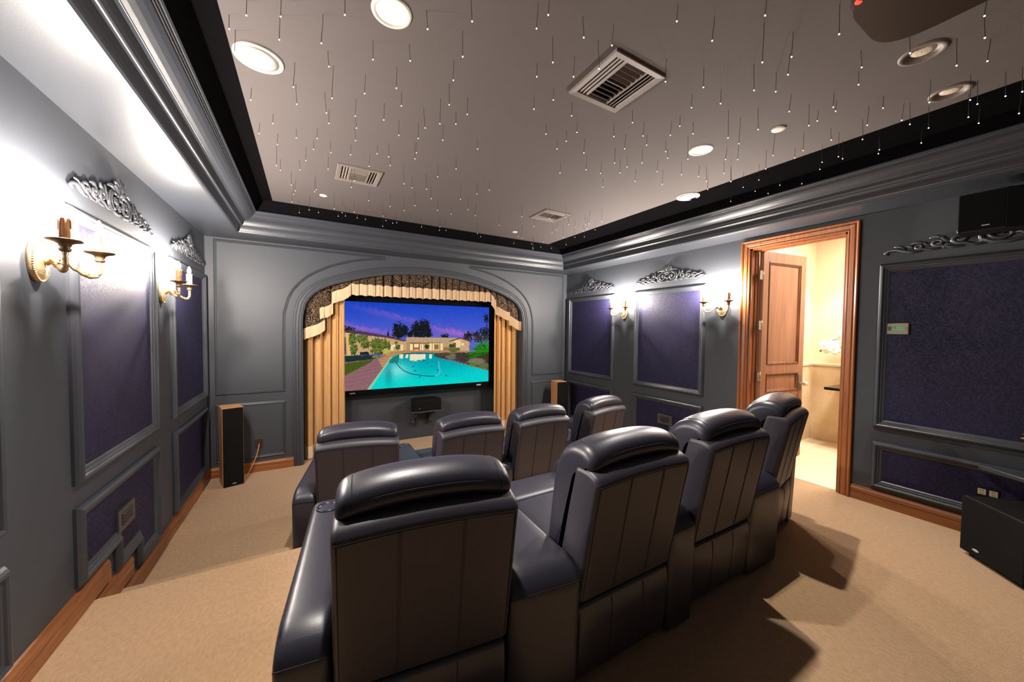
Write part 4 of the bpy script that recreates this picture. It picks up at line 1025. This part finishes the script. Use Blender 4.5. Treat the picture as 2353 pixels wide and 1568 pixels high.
for s in EDGE.split(';'):
    x, y = map(float, s.split(',')); off = W-x
    z0 = zc+(HC-zc)*math.sin(math.acos(max(0, 1-(off-.536)/(EDGE_R-.536))))-.002 if .536 < off < EDGE_R else HC-.001
    if off < .56: continue
    strand(x, y, max(.05, z0-2.79), z0, 'glowing optic fibre tip hanging below the black ceiling border', 'fibre stars below the black border')

# ------------------------------------------------------------------ right-hand wall and rear corner
t = thing('thermostat', 'greige wall thermostat with a green display on the navy panel', 'thermostat', (W-.006, -4.447, 1.542), -PI/2)
MB().bbox(-.063, .063, -.028, 0, -.046, .046, .004).build('case', M['thermo'], t)
MB().box(-.034, .036, -.0290, -.027, -.014, .020).build('display', M['lcd'], t)
cu = bpy.data.curves.new('display_digits', 'FONT'); cu.body = '73'; cu.size = .023; cu.extrude = .0003; cu.materials.append(M['ink'])
tmp = bpy.data.objects.new('display_digits', cu); C.objects.link(tmp); dm = bpy.data.meshes.new_from_object(tmp.evaluated_get(bpy.context.evaluated_depsgraph_get())); bpy.data.objects.remove(tmp); o = bpy.data.objects.new('display_digits', dm); C.objects.link(o); o.parent = t; o.location = (-.031, -.0294, .001); o.rotation_euler = (PI/2, 0, 0)
MB().box(-.058, -.037, -.0292, -.027, -.014, .019).build('button_pad', M['brownplate'], t)
for zz in (-.008, .008):
    for xx in (.043, .054): mb = MB(); mb.lathe([(.004, 0), (.004, .002), (0, .0025)], 10, (xx, -.028, zz), mat4=Matrix.Rotation(PI/2, 4, 'X')); mb.build('button', M['thermo'], t)

t = thing('surround_speaker', 'black box speaker hung high on the wall right of the door', 'speaker', (W, -4.93, 2.36))
mb = MB(); pf = [(-.06, -.14), (-.06, .165), (-.25, .155), (-.25, -.05), (-.20, -.14)]
vs = [(x, y, z) for z in (-.135, .135) for x, y in pf]; n = 5
mb.add(vs, [(i, (i+1) % n, n+(i+1) % n, n+i) for i in range(n)]+[list(range(n)), list(range(2*n-1, n-1, -1))]); mb.build('cabinet', M['blackbox'], t)
MB().box(-.256, -.249, -.045, .150, -.128, .128).build('grille', M['grille'], t)
MB().box(-.07, .0, -.03, .03, .06, .11).build('wall_bracket', M['dark'], t)
MB().bbox(-.2585, -.255, .015, .05, -.105, -.098, .001).build('badge', M['badge'], t)

t = thing('wall_ledge', 'dark painted ledge with moulded edge along the right wall', 'ledge', (W, -5.4, .55))
mb = MB(); pr = [(0, .0), (-.24, .0), (-.247, -.006), (-.245, -.014), (-.236, -.018), (-.234, -.026), (-.226, -.032), (-.20, -.034), (-.05, -.034), (-.05, -.06), (0, -.06)]
poly = [(0, .53), (-.24, .25), (-.24, -.95), (0, -.95)]
n = len(pr); vs = []; fs = []
for yk, f in ((.52, .0), (.50, .25), (.26, 1.), (-.95, 1.)):
    for a, z in pr: vs.append((a*f-.0, yk, z))
for i in range(3):
    for k_ in range(n-1): fs.append((i*n+k_, (i+1)*n+k_, (i+1)*n+k_+1, i*n+k_+1))
fs.append([3*n+k_ for k_ in range(n)]); mb.add(vs, fs); mb.build('board', M['trim'], t)
MB().box(-.06, 0, -.95, .25, -.45, -.06).build('support', M['wall'], t)
t = thing('duplex_outlet', 'almond duplex outlet plate above the subwoofer', 'wall plate', (W-.004, -4.938, .343), -PI/2)
MB().bbox(-.052, .052, -.008, 0, -.034, .034, .003).build('plate', M['dark'], t)
for xx in (-.026, .026):
    p = MB().bbox(xx-.019, xx+.019, -.0105, -.006, -.021, .021, .002).build('receptacle', M['almond'], t)
    for zz in (-.010, .010):
        mb = MB(); mb.box(xx-.006, xx-.003, -.0112, -.010, zz-.004, zz+.004); mb.box(xx+.003, xx+.006, -.0112, -.010, zz-.004, zz+.004); mb.build('slots', M['dark'], p)
t = thing('subwoofer', 'black subwoofer box standing across the corner at the right border', 'subwoofer', (4.80, -5.03, 0), R(44))
mb = MB(); mb.bbox(-.205, .205, -.36, 0, .022, .40, .006); mb.build('cabinet', M['blackbox'], t)
MB().bbox(-.20, .20, -.004, .016, .03, .395, .006).build('grille', M['grille'], t)
for xx in (-.17, .17):
    for yy in (-.32, -.04): mb = MB(); mb.lathe([(.02, 0), (.02, .024)], 14, (xx, yy, 0)); mb.build('foot', M['dark'], t)
mb = MB(); mb.lathe([(.020, 0), (.020, .003), (.016, .005), (0, .005)], 24, (.085, .016, .075), mat4=Matrix.Rotation(-PI/2, 4, 'X') @ Matrix.Diagonal((1.15, .42, 1, 1))); mb.build('badge', M['badge'], t)
t = thing('potted_plant', 'small plant with red and yellowish leaves on the ledge at the right border', 'plant', (W-.14, -5.165, .55))
MB().lathe([(.04, 0), (.055, .05), (.06, .09), (.05, .092), (.04, .07)], 16).build('pot', M['pot'], t)
for i in range(16):
    a = i*2.4; r = .03+.03*(i % 3)/2; z = .10+.016*i*.9
    mb = MB(); mb.tube([(0, 0, .08), (math.cos(a)*r*.5, math.sin(a)*r*.5, z*.8), (math.cos(a)*r, math.sin(a)*r, z), (math.cos(a)*(r+.04), math.sin(a)*(r+.04), z-.01)], [.004, .012, .02, .002], 6, .2)
    mb.build('leaf', M['leafyel'] if i > 10 else M['leafred'], t)

t = thing('projector', 'dark ceiling projector with a red light at the top right', 'projector', (2.795, -5.14, 2.60))
mb = MB(); po = fillet(rect(-.20, .20, -.30, .245), [.08, .08, .14, .13], 8)
vs = []; fs = []; n = len(po); lev = [(-.0, .93), (.0, .97), (.02, 1.), (.12, 1.), (.155, .96), (.165, .9)]
for z, s_ in lev: vs += [(x*s_, y*s_, z) for x, y in po]
for i in range(len(lev)-1):
    for k_ in range(n): fs.append((i*n+k_, i*n+(k_+1) % n, (i+1)*n+(k_+1) % n, (i+1)*n+k_))
fs += [list(range(n-1, -1, -1)), [(len(lev)-1)*n+k_ for k_ in range(n)]]
mb.add(vs, fs, False); mb.build('shell', M['proj'], t)
mb = MB(); mb.lathe([(.055, 0), (.056, .008), (.05, .010), (.045, .004), (0, .002)], 28, (.0, .238, .085), mat4=Matrix.Rotation(-PI/2, 4, 'X')); mb.build('lens', M['dark'], t)
mb = MB(); mb.lathe([(.03, .16), (.03, .315), (.07, .318)], 18); mb.build('ceiling_mount', M['proj'], t)
MB().ball((-.157, .205, .004), .011, 10, (1, 1, .6)).build('indicator_light', M['led'], t)

# ------------------------------------------------------------------ light
def light(name, kind, loc, energy, color=(1, .93, .86), **kw):
    l = bpy.data.lights.new(name, kind); l.energy = energy; l.color = color
    for k_, v in kw.items(): setattr(l, k_, v)
    o = bpy.data.objects.new(name, l); C.objects.link(o); o.location = loc; return o
for x, y, l in CANS:
    if l: light('downlight_lamp', 'SPOT', (x, y, HC+.03), E_CAN, (1, .92, .84), spot_size=R(104), spot_blend=.75, shadow_soft_size=.03)
light('bathroom_lamp', 'AREA', (6.3, -4.3, BT-.03), E_BATH, (1, .92, .80), shape='RECTANGLE', size=.5, size_y=.5)
light('bathroom_spot', 'SPOT', (6.75, -3.75, BT-.05), E_BATH*1.2, (1, .92, .80), spot_size=R(80), spot_blend=.4, shadow_soft_size=.04)
w = bpy.data.worlds.new('room_dark'); bpy.context.scene.world = w; w.use_nodes = True
w.node_tree.nodes['Background'].inputs[0].default_value = (.02, .02, .022, 1); w.node_tree.nodes['Background'].inputs[1].default_value = 0.0

# ------------------------------------------------------------------ camera
yaw, pit, rol = .5217, -.0318, .0107
fw_ = Vector((math.sin(yaw)*math.cos(pit), math.cos(yaw)*math.cos(pit), math.sin(pit))); rt = Vector((math.cos(yaw), -math.sin(yaw), 0)); up = rt.cross(fw_)
r2 = rt*math.cos(rol)+up*math.sin(rol); u2 = -rt*math.sin(rol)+up*math.cos(rol)
cd = bpy.data.cameras.new('camera'); cd.sensor_width = 36; cd.lens = 817.0254/2353*36; cd.clip_start = .02
cam = bpy.data.objects.new('camera', cd); C.objects.link(cam)
mw = Matrix.Identity(4)
for i in range(3): mw[i][0], mw[i][1], mw[i][2] = r2[i], u2[i], -fw_[i]
mw.translation = Vector((1.04055, -5.42235, 1.5)); cam.matrix_world = mw
sc = bpy.context.scene; sc.camera = cam
sc.view_settings.view_transform = 'Standard'; sc.view_settings.look = 'None'; sc.view_settings.gamma = 1; sc.view_settings.use_curve_mapping = False
sc.view_settings.exposure = EXPO
sc.cycles.use_denoising = True; sc.cycles.max_bounces = 10; sc.cycles.diffuse_bounces = 6; sc.cycles.sample_clamp_indirect = 6
